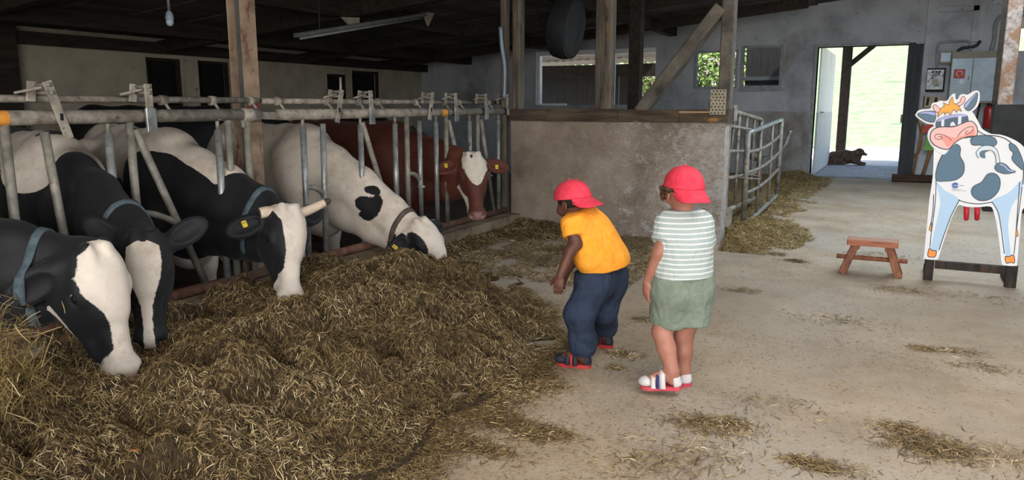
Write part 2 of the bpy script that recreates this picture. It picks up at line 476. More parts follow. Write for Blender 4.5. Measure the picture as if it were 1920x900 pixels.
struct(wall_holes(MB(), 'X', -10.8, -10.54, -2, FY, -.5, 3.0, lh).build('wall_left', m_leftwall))
struct(MB().box((6.3, -4.5, -.2), (6.5, FY, 1.2)).box((6.3, -4.5, 3.0), (6.5, FY, 4.2)).box((6.3, 6, 1.2), (6.5, FY, 3.0)).build('wall_right', m_white))
struct(MB().box((-10.8, -2.2, -.5), (-3.6, -2, 3.2)).build('wall_back', m_leftwall))
zc = lambda X: 2.42 + .093 * (X + 10.5)
def ceil_piece(mb, xa, xb, ya, yb, th=.1):
    mb.hexa([(xa, ya, zc(xa)), (xb, ya, zc(xb)), (xb, yb, zc(xb)), (xa, yb, zc(xa)),
             (xa, ya, zc(xa) + th), (xb, ya, zc(xb) + th), (xb, yb, zc(xb) + th), (xa, yb, zc(xa) + th)]); return mb
ce = struct(ceil_piece(MB(), -10.8, 6.6, -4.6, FY + .6).build('ceiling', m_ceil))
for i in range(17):                                   # sarking boards below the roof skin, one by one
    ya = .6 + i * .9
    q = ceil_piece(MB(), -10.5, -1.6, ya, ya + .84, -.025).build('ceiling_board', m_ceil, ce)
for k, xb in enumerate((-9.2, -6.9, -4.35)):
    h = .2
    z = zc(xb) - .03
    struct(MB().bar((xb, .2, z - h / 2), (xb, FY, z - h / 2), .16, h).build('ceiling_beam', m_beamdark))
for k, yb in enumerate((5.0, 8.4, 11.6, 14.2)):
    struct(MB().bar((-10.5, yb, zc(-10.5) - .16), (-1.6, yb, zc(-1.6) - .16), .12, .18).build('ceiling_rafter', m_beamdark))
struct(MB().bar((-10.42, 2, 2.24), (-10.42, FY, 2.24), .14, .16).build('trim_1', m_beamdark), 'dark beam along the top of the stall wall')
struct(MB().box((-10.54, 5.2, -.2), (-10.3, 6.08, 2.5)).build('trim_2', m_beamdark))
struct(MB().box((-10.54, 8.82, 1.2), (-10.47, 9.08, 2.12)).build('trim_3', m_leftwall))
# window reveals on the stall wall: frames, dark panes and a few white slivers of daylight
def pane_window(name, axis, pl, hole, frame=.05, m_fr=None, split=None, back=None):
    a0, a1, z0, z1 = hole
    m_fr = m_fr or m_frame
    w_ = MB()
    def bx(x0, x1, y0, y1, d0=.0, d1=.06):
        if axis == 'Y': w_.box((x0, pl + d0, y0), (x1, pl + d1, y1))
        else: w_.box((pl - d1, x0, y0), (pl - d0, x1, y1))
    bx(a0, a1, z0, z0 + frame); bx(a0, a1, z1 - frame, z1); bx(a0, a0 + frame, z0 + frame, z1 - frame); bx(a1 - frame, a1, z0 + frame, z1 - frame)
    if split: bx(split - .02, split + .02, z0 + frame, z1 - frame)
    return struct(w_.build(name, m_fr))
for i, hl in enumerate(lh):
    o = pane_window('window_%d' % (i + 1), 'X', -10.56, hl, .05, m_beamdark)
    e_ = .06 if i == 2 else 0
    MB().box((-10.70, hl[0] + e_, hl[2]), (-10.68, hl[1] - e_ * .8, hl[3])).build('pane', m_dark, o)
m_daylit = mat('white_board', [lin((225, 228, 232)), lin((240, 242, 244))], 5, 3, .6)
# ------------------------------------------------------------------ far wall openings
m_glass, t, b = new_mat('window_glass')
b.inputs['Base Color'].default_value = (.9, .95, 1, 1); b.inputs['Roughness'].default_value = .03; b.inputs['Transmission Weight'].default_value = 1; b.inputs['IOR'].default_value = 1.05
o = pane_window('window_5', 'Y', FY - .02, win_a, .04)
MB().box((win_a[0] + .04, FY + .01, win_a[2] + .04), (win_a[1] - .04, FY + .016, win_a[3] - .04)).build('pane', m_glass, o)
o = pane_window('window_6', 'Y', FY - .02, win_b, .05)
MB().box((win_b[0] + .05, FY + .01, win_b[2] + .05), (win_b[1] - .05, FY + .016, win_b[3] - .05)).build('pane', m_glass, o)
MB().box((win_b[0] - .02, FY - .05, win_b[2] - .05), (win_b[1] + .02, FY - .0, win_b[2])).build('sill', m_frame, o)
o = struct(MB().box((win_big[0], FY - .03, win_big[2]), (win_big[0] + .10, FY + .1, win_big[3])).box((win_big[0] + .1, FY - .03, win_big[3] - .10), (win_big[1], FY + .1, win_big[3])).build('window_7', m_daylit))
MB().box((-7.3, FY - .06, 1.36), (-6.7, FY + .02, 1.41)).build('sill', m_daylit, o)
MB().box((-5.66, FY, 1.38), (-5.60, FY + .08, 2.45)).build('mullion', m_daylit, o)
# lean-to seen through the big opening: boarded side wall and pale corrugated eaves
sh = thing('lean_to_shed', 'dark boarded lean-to seen through the big far opening', 'shed', (-7.0, 18.2, 0))
m_shed = mat('shed_board', [lin((40, 39, 38)), lin((62, 60, 58))], 5, 6, .9, .4, 20, stretch=(4, 4, .5))
for i in range(12):
    x = -9.4 + i * .28
    MB().box((x, 18.2, 0), (x + .265, 18.24, 2.25 + .01 * (i % 3))).build('board', m_shed, sh)
pts = []; n = 60
E1 = MB(); top = []; bot = []
for i in range(n + 1):
    x = -9.4 + 4.2 * i / n; zz = 2.62 + .02 * math.sin(i * math.pi / 1.5) + .02 * (x + 9.4)
    top.append((x, 17.1, zz)); bot.append((x, 18.6, zz - .25))
V = top + bot; E1.add(V, [(i, i + 1, n + 2 + i, n + 1 + i) for i in range(n)])
V2 = [(a, b_, c_ - .02) for a, b_, c_ in V]; E1.add(V2, [(i, n + 1 + i, n + 2 + i, i + 1) for i in range(n)])
E1.build('corrugated_eave', mat('corrugated_sheet', [lin((120, 114, 104)), lin((140, 134, 124))], 3, 4, .8), sh)
MB().box((-9.4, 17.9, 2.05), (-5.2, 18.0, 2.35)).build('eave_beam', m_beamdark, sh)
# ------------------------------------------------------------------ doorway
fr = struct(MB().box((-1.60, FY - .03, 0), (-1.55, FY + .3, 2.50)).box((-1.55, FY - .03, 2.45), (0.0, FY + .3, 2.50)).build('door_1', m_frame))
dl = thing('door_leaf', 'white boarded door leaf standing open on the dog side of the doorway', 'door', (-1.53, 16.1, 0))
m_wboard = mat('white_boards', [lin((188, 192, 196)), lin((214, 218, 222))], 4, 5, .8, .2, 20, stretch=(3, 3, .5))
for i in range(11):
    y0 = 16.1 + i * .30
    MB().box((-1.53, y0, .03), (-1.49, y0 + .288, 1.22)).build('board', m_wboard, dl)
MB().box((-1.525, 16.1, 1.22), (-1.50, 19.4, 2.5)).build('sheet', mat('white_sheet', [lin((206, 212, 220)), lin((226, 230, 236))], 1.2, 4, .6, .5, 3), dl)
MB().tube([(-1.48, 16.4, 1.23), (-1.44, 16.4, 1.23), (-1.44, 16.65, 1.22)], .012).build('handle', m_steel, dl)
dr = thing('sliding_door', 'dark weathered door standing edge-on at the light-switch side of the doorway', 'door', (.05, 16.1, 0))
m_ddoor = mat('dark_door', [lin((44, 46, 48)), lin((66, 68, 70))], 4, 6, .8, .4, 20, stretch=(3, 3, .4))
MB().box((-.02, 15.55, .02), (.10, 15.78, 2.46)).build('stile', m_ddoor, dr)
MB().box((.10, 15.62, .02), (.22, 15.74, 2.44)).build('panel', m_ddoor, dr)
MB().box((-.05, 15.60, 1.05), (-.02, 15.68, 1.2)).build('handle', m_steel, dr)
# ------------------------------------------------------------------ outside: yard, pavers, bank, posts, shrubs
struct(MB().box((-14, 16.05, -.12), (16, 40, -.02)).build('ground_yard', m_outfloor))
pv = struct(MB().box((-2.2, 15.86, -.1), (1.6, 20.4, -.03)).build('floor_paving', mat('paver_joint', [lin((90, 90, 92)), lin((110, 110, 112))], 9, 5, .9)))
pm = MB().box((-.145, -.095, -.03), (.145, .095, .0))
pmesh = None
for j in range(18):
    for i in range(8):
        if pmesh is None:
            o = pm.build('paver', m_paver, None); o.parent = pv; pmesh = o.data
        else: o = link('paver', pmesh, None, pv)
        o.location = (-1.45 + i * .30 + (.15 if j % 2 else 0), 16.02 + j * .20, -.002 + rnd.uniform(-.006, .004))
gx, gy = np.meshgrid(np.linspace(-30, 40, 80), np.linspace(27, 70, 50), indexing='ij')
gz = np.clip((gy - 29) * .16, -.06, 9) + .15 * fbm(gx * .3, gy * .3, 3, 5)
V = np.stack([gx, gy, gz], -1).reshape(-1, 3); n0, n1 = gx.shape
I = np.arange(n0 * n1).reshape(n0, n1)
F = np.stack([I[:-1, :-1], I[1:, :-1], I[1:, 1:], I[:-1, 1:]], -1).reshape(-1, 4)
struct(npmesh('hill_grass', V, F, mat('meadow', [lin((92, 128, 84)), lin((128, 156, 114))], 2, 8, .95, .5, 20)))
po = thing('porch_post', 'timber porch post with diagonal strut beyond the doorway', 'post', (-1.36, 21.0, 0))
MB().bar((-1.36, 21, -.02), (-1.36, 21, 3.05), .22, .22, (0, 1, 0)).build('post', m_beamdark, po)
MB().bar((-1.3, 21, 2.35), (-.6, 21, 2.98), .12, .12, (0, 1, 0)).build('strut', m_beamdark, po)
struct(MB().hexa([(-1.8, 16.1, 2.95), (3.2, 16.1, 2.95), (3.2, 21.3, 3.1), (-1.8, 21.3, 3.1), (-1.8, 16.1, 3.05), (3.2, 16.1, 3.05), (3.2, 21.3, 3.2), (-1.8, 21.3, 3.2)]).build('ceiling_porch_shade', m_beamdark))  # unseen porch roof, added to shade pavers and dog, narrow to spare the shrub
m_blue = mat('blue_post', [lin((90, 150, 170)), lin((120, 180, 196))], 4, 4, .6)
for i, (x, y, h, lb) in enumerate([(1.0, 33, 1.9, 'pale blue fence post on the bank, at the door post side'), (2.05, 33.4, 2.0, 'pale blue fence post on the bank, beside the dark door'), (1.35, 44, 3.4, 'tall pale blue pole high on the grassy bank'), ]):
    z0 = max(0, (y - 29) * .16) - .1
    p_ = thing('bank_post', lb, 'post', (x, y, z0), 'posts on the grassy bank')
    MB().bar((x, y, z0), (x, y, z0 + h), .16, .16, (0, 1, 0)).build('shaft', m_blue, p_)
    MB().box((x - .1, y - .1, z0 + h), (x + .1, y + .1, z0 + h + .04)).build('cap', m_blue, p_)

def leaf_cloud(n, c, r, size, seed, floor=-9):
    """folded leaf blades scattered through an uneven ellipsoid crown"""
    g = np.random.default_rng(seed)
    d = g.normal(size=(n, 3)); d /= np.linalg.norm(d, axis=1)[:, None]
    P = np.array(c) + d * (g.uniform(.35, 1, (n, 1)) ** .6) * np.array(r) * (1 + .25 * np.sin(d[:, :1] * 7 + d[:, 1:2] * 5))
    a = g.normal(size=(n, 3)); a /= np.linalg.norm(a, axis=1)[:, None]
    b_ = np.cross(a, g.normal(size=(n, 3))); b_ /= np.linalg.norm(b_, axis=1)[:, None]
    cc = np.cross(a, b_); s = size * g.uniform(.6, 1.3, (n, 1))
    V = np.stack([P - a * s, P + b_ * s * .4 + cc * s * .12, P + a * s, P - b_ * s * .4 + cc * s * .12], 1).reshape(-1, 3)
    F = np.arange(4 * n).reshape(n, 4)
    return V, F
def leaf_mat(name, ca, cb):
    m, t, b = new_mat(name)
    r = ramp_node(t, [(.2, lin(ca)), (.8, lin(cb))])
    t.links.new(noise(t, coords(t), 9, 3), r.inputs[0]); t.links.new(r.outputs[0], b.inputs['Base Color'])
    b.inputs['Roughness'].default_value = .6
    return m
m_leaf = leaf_mat('shrub_leaf', (70, 104, 42), (146, 172, 84)); m_blos = leaf_mat('blossom', (206, 160, 168), (236, 214, 214))
m_bark = mat('bark', [lin((60, 50, 42)), lin((90, 78, 66))], 8, 6, .9, .5, 30)
def shrub(name, label, c, r, n, blossoms, seed):
    s_ = thing(name, label, 'shrub', (c[0], c[1], -.05))
    g = random.Random(seed); mb = MB()
    for k in range(9):
        a = g.uniform(0, 6.28); tip = (c[0] + math.cos(a) * r[0] * .8, c[1] + math.sin(a) * r[1] * .8, c[2] + g.uniform(-.2, .9) * r[2])
        mid = (c[0] + math.cos(a) * r[0] * .3, c[1] + math.sin(a) * r[1] * .3, c[2] * .6)
        mb.tube(crom([(c[0] + .1 * math.cos(a), c[1], -.05), mid, tip], 5, False), [.05 * (1 - .07 * i) for i in range(11)], 6)
    mb.build('branches', m_bark, s_, True)
    V, F = leaf_cloud(n, c, r, .085, seed)
    tag(npmesh('leaves', V, F, m_leaf, s_, False), kind='stuff')
    if blossoms:
        V, F = leaf_cloud(blossoms, c, [q * 1.02 for q in r], .06, seed + 1)
        tag(npmesh('blossoms', V, F, m_blos, s_, False), kind='stuff')
shrub('flowering_shrub', 'pink-flecked green shrub outside the small bright window', (-3.9, 18.4, 1.7), (1.0, .8, 1.3), 3600, 1500, 3)
shrub('blossom_bush', 'whitish blossoming bush outside the big far opening', (-5.75, 21.2, 1.9), (1.5, 1.0, 1.5), 5200, 3200, 5)
pnl = thing('slatted_screen', 'dark screen of upright boards outside the window nearest the doorway', 'screen', (-2.6, 17.4, 0))
for i in range(9):
    x = -3.15 + i * .155
    MB().box((x, 17.4, .0), (x + .150, 17.44, 2.9)).build('board', m_shed, pnl)
MB().box((-3.2, 17.36, 1.9), (-1.75, 17.40, 1.98)).build('rail', mat('screen_rail', [lin((70, 72, 72)), lin((88, 90, 90))], 4, 3, .7), pnl)
# ------------------------------------------------------------------ concrete half wall with timber frame
struct(MB().box((-3.86, 7.54, 0), (-1.53, 7.76, 1.19)).build('wall_feed_end', m_conc))
sil = thing('sill_beam', 'dark timber plate lying along the top of the flaking concrete wall', 'beam', (-2.7, 7.6, 1.19))
for (xa, xb, z1, dy) in ((-3.88, -3.42, 1.318, 0), (-3.415, -2.62, 1.322, -.012), (-2.615, -1.98, 1.315, .0), (-1.975, -1.50, 1.318, -.008)):
    MB().box((xa, 7.52 + dy, 1.19), (xb, 7.78, z1)).build('plank', m_timberh, sil)
MB().box((-1.98, 7.505, 1.285), (-1.62, 7.52, 1.30)).build('batten', mat('fresh_timber', [lin((170, 140, 104)), lin((190, 164, 128))], 6, 5, .8), sil)
def post(name, label, x, y, wx, wy, z0, z1, m, cat='post', bev=.012, lean=0):
    o = MB().bar((x, y, z0), (x + lean, y, z1), wx, wy, (0, 1, 0), bev).build(name, m)
    return tag(o, label, cat)
zt = lambda x: zc(x) - .05
post('timber_post', 'weathered timber post with orange-brown patches, midway along the concrete wall', -2.81, 7.64, .175, .15, 1.32, zt(-2.81), m_timber)
post('timber_post', 'broad timber post beside the end of the feed fence', -3.83, 7.66, .09, .14, 1.32, zt(-3.83), m_timber)
post('timber_post', 'narrow timber post rising from the floor at the end of the feed fence', -3.955, 7.58, .07, .10, -.2, zt(-3.95), m_timber)
gp = post('timber_post', 'upright timber post at the gate end, carrying the diagonal brace', -1.56, 7.63, .125, .13, 1.32, zt(-1.56), m_brace)
pl = MB(); hp = MB()
a = atY(1333, 168, 7.49); bb = atY(1360, 215, 7.49)
pl.box((a[0], 7.485, bb[2]), (bb[0], 7.497, a[2] + .0))
po_ = pl.build('nail_plate', mat('zinc_plate', [lin((138, 130, 112)), lin((166, 158, 140))], 14, 5, .5, .2, 60, metal=.3), gp)
k = 0
for i in range(4):
    for j in range(8):
        x = a[0] + (i + .5 + (.25 if j % 2 else -.1)) / 4.3 * (bb[0] - a[0]); z = bb[2] + (j + .5) / 8 * (a[2] - bb[2])
        hp.lathe((x, 7.486, z), (0, -1, 0), [(0, .007), (.002, .007)], 8)
tag(hp.build('nail_heads', m_dark, po_), kind='stuff')
MB().box((-1.70, 7.50, 1.30), (-1.62, 7.56, 1.42)).build('packing_block', m_timber, gp)
tag(MB().bar((-2.40, 7.62, 1.30), (-1.63, 7.62, 2.28), .12, .19, (0, 1, 0), .012).build('timber_brace', m_brace), 'grey diagonal timber brace leaning against the upright post by the gate', 'brace')
tag(MB().bar((-3.57, 11, -.02), (-3.57, 11, zt(-3.57)), .17, .17, (0, 1, 0)).build('pen_post', m_beamdark), 'dark timber post inside the pen behind the diagonal brace', 'post')
# feed curb
cb = struct(MB().box((-3.99, .2, -.25), (-3.74, 7.54, .165)).build('trim_curb', m_curb), 'low concrete curb under the feed fence')
# ------------------------------------------------------------------ steel column
cl_ = thing('steel_column', 'rust-streaked steel column rising behind the feed fence', 'column', (-4.36, 4.20, -.2))
ctop = zt(-4.36) + .01; KX, KY = -.19, .17
for xf in (-4.43, -4.305): MB().box((xf, 4.13, -.2), (xf + .013, 4.27, ctop)).build('flange', m_col, cl_)
MB().box((-4.417, 4.194, -.2), (-4.305, 4.206, ctop)).build('web', mat('web_grey', [lin((70, 74, 74)), lin((98, 98, 92))], 6, 6, .8, .3, 40), cl_)  # web toned darker and greyer than the flanges
MB().box((-4.48, 4.08, -.2), (-4.24, 4.32, -.17)).build('base_plate', m_redrail, cl_)
MB().box((-4.291, 4.132, 1.24), (-4.287, 4.268, 1.41)).build('paint_band', mat('red_primer', [lin((104, 50, 42)), lin((134, 84, 70))], 18, 6, .7), cl_)

# ------------------------------------------------------------------ feed fence
FX = -3.92
ZT, ZB, ZR = 1.29, .2, 1.385
def fy(u, v, X=FX): return atX(u, v, X)[1]
m_orange = mat('orange_tape', [lin((206, 130, 48)), lin((226, 160, 70))], 20, 4, .6)
def fence(label, y0, y1, rods, end_left, tape):
    f_ = thing('feed_fence', label, 'fence', (FX, (y0 + y1) / 2, ZB - .04), 'feed fence panels')
    MB().tube([(FX, y0, ZT), (FX, y1, ZT + .004)], .038, 16).build('top_rail', m_dirtyrail, f_, True)
    MB().tube([(FX, y0, ZB), (FX, y1, ZB)], .034, 14).build('bottom_rail', m_redrail, f_, True)
    MB().tube([(FX - .09, y0 - .05, ZR), (FX - .09, y1 + .09, ZR + .004)], .02, 12).build('control_rod', m_dirtyrail, f_, True)
    for r_ in rods:
        kind = r_[0]
        if kind in ('v', 'b'):
            y = fy(r_[1], r_[2]); top = ZT - .03
            if kind == 'b':
                o = MB().tube([(FX, y, ZB), (FX, y, 1.20)], .0235, 12).build('upright', m_steelb, f_, True)
                MB().tube([(FX, y, 1.195), (FX, y, 1.27)], .013, 10).tube([(FX, y, 1.262), (FX, y, 1.275)], .03, 10).build('bolt', m_steel, o, True)
            else:
                o = MB().tube([(FX, y, ZB), (FX, y, top)], .0235, 12).build('upright', m_steel, f_, True)
        elif kind == 'd':                 # swinging neck bar, top and bottom given in the fence plane
            pa = atX(r_[1], r_[2], FX + .01); pb = atX(r_[3], r_[4], FX + .01); d = pb - pa
            pt = pa + d * ((1.22 - pa[2]) / d[2]); pb2 = pa + d * ((ZB + .03 - pa[2]) / d[2])
            o = MB().tube([pt, pb2], .0225, 12).build('swing_bar', m_steelb if len(r_) > 5 else m_steel, f_, True)
            m_ = pa + d * ((.62 - pa[2]) / d[2])
            MB().tube([m_ + [-.03, 0, 0], m_ + [.045, 0, 0]], .014, 8).build('pivot_bolt', m_steelb, o, True)
        elif kind == 'l':                 # bent stop loop between an upright and the swing bar
            p = [atX(a_, b_, FX + .005) for a_, b_ in r_[1]]
            MB().tube(crom(p, 6, False), .021, 10).build('stop_loop', m_steel, f_, True)
        elif kind == 'k':                 # latch: pair of drilled flat bars over both rails
            u, lean = r_[1], r_[2]
            y = fy(u, 190)
            L_ = r_[3] if len(r_) > 3 else .25
            zt_ = 1.475; sec = []
            c0 = np.array([FX + .05, y, zt_]); c1 = np.array([FX + .055, y + lean, zt_ - L_])
            o = MB().bar(c0, c1, .05, .014, (1, 0, 0), .004).build('latch', m_dirtyrail, f_)
            e = MB().bar(c0 + [-.09, -.02, .0], c0 + [-.10, -.03, -.10], .05, .012, (1, 0, 0), .004); e.build('link_plate', m_dirtyrail, o)
            for q in (.06, .2):
                c_ = c0 + (c1 - c0) * q
                MB().tube([c_ + [-.11, -.01, 0], c_ + [.018, 0, 0]], .011, 8).build('bolt', m_steel, o, True)
            c_ = c0 + (c1 - c0) * .62
            MB().box(c_ + [.004, -.008, -.018], c_ + [.0095, .008, .018]).build('slot', m_dark, o)
            MB().bar(c0 + [-.05, -.0, -.03], c0 + [-.08, -.12, -.06], .012, .012).build('catch_rod', m_dirtyrail, o)
            if lean == 0: MB().bar(c0 + (c1 - c0) * .55 + [.004, 0, 0], c1 + [.004, 0, -.02], .066, .02, (1, 0, 0), .004).build('guide_shoe', m_steelb, o)
        elif kind == 'c':
            y = fy(r_[1], 190, FX - .09)
            MB().tube([(FX - .09, y - .022, ZR), (FX - .09, y + .022, ZR)], .031, 12).tube([(FX - .085, y, ZR), (FX - .02, y, ZT + .02)], .009, 8).build('clamp', m_dirtyrail, f_, True)
        elif kind == 't':
            y = fy(r_[1], 210)
            MB().tube([(FX, y - .045, ZT + .001), (FX, y + .045, ZT + .001)], .0392, 16, False).build('tape', m_orange, f_, True)
    return f_
FA = [('v', 8, 240), ('d', 85, 258, 122, 450), ('b', 203, 250), ('v', 243, 235), ('d', 262, 262, 330, 410), ('b', 408, 240), ('v', 427, 235), ('v', 462, 230),
      ('l', [(22, 428), (50, 432), (80, 444), (100, 456), (118, 470)]), ('l', [(256, 402), (275, 400), (296, 404), (318, 412), (330, 418)]),
      ('k', 80, .085, .29), ('k', 268, 0, .25), ('c', 305), ('c', 398), ('c', 470), ('t', -9)]
fa = fence('nearer galvanised feed fence panel with the diagonal swing bar, left of the steel column', .9, fy(484, 216), FA, True, None)
FB = [('b', 567, 225), ('d', 605, 230, 612, 480, 1), ('l', [(576, 352), (590, 352), (603, 360), (609, 372)]), ('b', 675, 222), ('d', 682, 240, 708, 325),
      ('b', 740, 225), ('v', 762, 222), ('d', 786, 225, 790, 405, 1), ('l', [(767, 325), (777, 327), (785, 334), (789, 345)]),
      ('b', 817, 222), ('v', 836, 222), ('d', 843, 235, 856, 290), ('b', 880, 222), ('v', 895, 222), ('d', 902, 228, 924, 385), ('b', 934, 222),
      ('l', [(896, 322), (906, 324), (914, 334)]),
      ('k', 632, -.075, .25), ('k', 686, 0, .25), ('k', 803, -.07, .25), ('k', 846, 0, .25), ('k', 903, 0, .24), ('k', 943, .02, .22),
      ('c', 521), ('c', 612), ('c', 672), ('c', 708), ('c', 780), ('c', 832), ('c', 860), ('c', 915), ('t', 829)]
fb = fence('farther galvanised feed fence panel reaching the concrete wall', fy(520, 216), 7.50, FB, False, None)
y = fy(500, 216)
MB().bar((FX, y - .11, ZT), (FX, y + .12, ZT - .01), .05, .012, (1, 0, 0)).build('joint_plate', m_dirtyrail, fb)
MB().tube([(FX, fy(452, 216), ZT), (FX, fy(483, 216), ZT)], .047, 14).build('sleeve', m_dirtyrail, fa, True)
MB().tube([(FX + .0, fy(456, 216), ZT - .08), (FX + .0, fy(456, 216), ZT - .03)], .02, 6).build('bolt', m_steel, fa)

# ------------------------------------------------------------------ gates at the pen
def gate(label, pa, pb, za, zb, ha, hb, rails, ups, m1, m2, thin):
    g = thing('pen_gate', label, 'gate', ((pa[0] + pb[0]) / 2, (pa[1] + pb[1]) / 2, 0), 'pipe gates of the pen')
    pa = np.array([*pa, 0.]); pb = np.array([*pb, 0.])
    P = lambda s, q: (pa + (pb - pa) * s) + np.array([0, 0, (za + (zb - za) * s) + q * (ha + (hb - ha) * s)])
    for i, s in enumerate(ups): MB().tube([P(s, 0), P(s, 1)], .03 if s in (0, 1) else .017, 12).build('upright', m1, g, True)
    for q in rails:
        sag = 0 if q in (0, 1) else thin
        MB().tube([P(s, q) + np.array([0, 0, -sag * math.sin(math.pi * s)]) for s in np.linspace(0, 1, 7)], .028 if q in (0, 1) else .02, 12).build('rail', m1 if q != 1 else m2, g, True)
    return g, P
g1, P1 = gate('muddy pipe gate hung directly on the end of the concrete wall', (-1.60, 8.0), (-1.70, 10.7), .26, .12, 1.05, 1.05, (0, .33, .6, .85, 1), (0, .28, .5, .75, 1), m_dirtyrail, m_dirtyrail, .0)
MB().bar(P1(0, -.02) + [0, -.06, 0], P1(0, 1.05) + [0, -.06, 0], .09, .06, (0, 1, 0), .008).build('hinge_post', m_dirtyrail, g1)
MB().box((-1.66, 7.765, 1.2), (-1.50, 7.95, 1.36)).build('hinge_bracket', m_dirtyrail, g1); MB().box((-1.66, 7.765, .14), (-1.50, 7.95, .32)).build('hinge_bracket', m_dirtyrail, g1)
g2, P2 = gate('grey pipe gate swung open into the aisle, nearest the straw heap', (-1.525, 8.76), (-1.47, 10.92), .0, .14, 1.05, 1.03, (0, .36, .58, .8, 1), (0, .35, .7, 1), m_steel, m_steelb, .05)
lp = P2(0, .52)
MB().tube(crom([lp + [-.09, -.04, .02], lp + [.06, -.05, .01], lp + [.14, .10, .0], lp + [.05, .2, .03], lp + [-.09, .1, .02]], 6), .009, 8).build('tie_loop', m_steel, g2, True)
tb = thing('drinking_bowl', 'bent bright pipe with a water bowl in the pen behind the gates', 'drinker', (-2.2, 12.4, .02))
q = [atY(u, v_, 12.4) for u, v_ in ((1430, 292), (1455, 284), (1470, 274), (1476, 262), (1482, 245))]
MB().tube(crom(q, 5, False), .03, 10).build('pipe', m_steelb, tb, True)
MB().tube([q[0] + [-.02, 0, -.02], (q[0][0] - .02, 12.4, .02)], .028, 8).build('stand', m_redrail, tb, True)
MB().lathe(q[0] + [-.1, -.05, -.02], (0, 0, 1), [(-.06, .05), (-.02, .10), (.06, .12), (.06, .11), (0, .08)], 16).build('bowl', m_steel, tb, True)
tb2 = thing('pen_feeder', 'dark hay rack standing in the pen behind the gates', 'rack', (-2.6, 11.6, .02))
for i in range(6):
    x = -3.1 + i * .16
    MB().tube([(x, 11.6, .02), (x + .06, 11.7, 1.15)], .018, 8).build('bar', m_steel, tb2, True)
MB().tube([(-3.2, 11.7, 1.15), (-2.2, 11.7, 1.15)], .025, 8).tube([(-3.2, 11.6, .3), (-2.2, 11.6, .3)], .025, 8).build('rail', m_steel, tb2, True)
# ------------------------------------------------------------------ cows
def coat_mat(name, white, dark, pinkc=(196, 156, 146), rough=.62):
    m, t, b = new_mat(name)
    at = N(t, 'ShaderNodeAttribute', attribute_name='coat'); ap = N(t, 'ShaderNodeAttribute', attribute_name='pink')
    v = coords(t)
    nz = noise(t, v, 42, 4, .7)
    ad = N(t, 'ShaderNodeMath', operation='MULTIPLY_ADD'); ad.inputs[1].default_value = .018; t.links.new(nz, ad.inputs[0]); t.links.new(at.outputs['Fac'], ad.inputs[2])
    f = maprange(t, ad.outputs[0], .007, .012)
    wr = ramp_node(t, [(.3, lin(tuple(x * .9 for x in white))), (.7, lin(white))]); t.links.new(noise(t, v, 7, 7, .7), wr.inputs[0])
    dr_ = ramp_node(t, [(.3, lin(tuple(x * .75 for x in dark))), (.7, lin(dark))]); t.links.new(noise(t, v, 6, 7, .7), dr_.inputs[0])
    dirt = mix(t, maprange(t, noise(t, coords(t, (1, 1, 1), 'Object', (5, 1, 2)), 4, 7, .75), .5, .78, 0, .75), wr.outputs[0], lin((150, 118, 88)))
    c = mix(t, f, dr_.outputs[0], dirt)
    c = mix(t, ap.outputs['Fac'], c, lin(pinkc))
    t.links.new(c, b.inputs['Base Color']); b.inputs['Roughness'].default_value = rough; b.inputs['Specular IOR Level'].default_value = .3
    b.inputs['Sheen Weight'].default_value = .05; b.inputs['Sheen Roughness'].default_value = .5
    bump(t, b, noise(t, coords(t, (1, 1, .35)), 130, 4, .7), .35, .006)
    return m
m_bw = coat_mat('black_white_coat', (230, 216, 200), (30, 29, 32))
m_brown = coat_mat('red_brown_coat', (222, 210, 194), (96, 48, 34), (150, 116, 110))
m_eye, t, b = new_mat('cow_eye'); b.inputs['Base Color'].default_value = (.012, .009, .008, 1); b.inputs['Roughness'].default_value = .08
m_horn = mat('horn', [lin((186, 158, 136)), lin((226, 206, 186))], 10, 5, .5, .3, 60)
m_horntip = mat('horn_tip', [lin((52, 46, 42)), lin((80, 72, 64))], 12, 4, .5)
m_tag = mat('yellow_ear_tag', [lin((214, 184, 40)), lin((232, 204, 66))], 20, 3, .5)
m_collar = mat('grey_blue_collar', [lin((58, 70, 76)), lin((94, 108, 114))], 22, 6, .8, .4, 120)
m_collar2 = mat('brown_collar', [lin((70, 58, 52)), lin((106, 92, 84))], 22, 6, .8, .4, 120)
ZC = -.2
def seg_pts(a, b, n): return [np.asarray(a) + (np.asarray(b) - np.asarray(a)) * i / (n - 1) for i in range(n)]

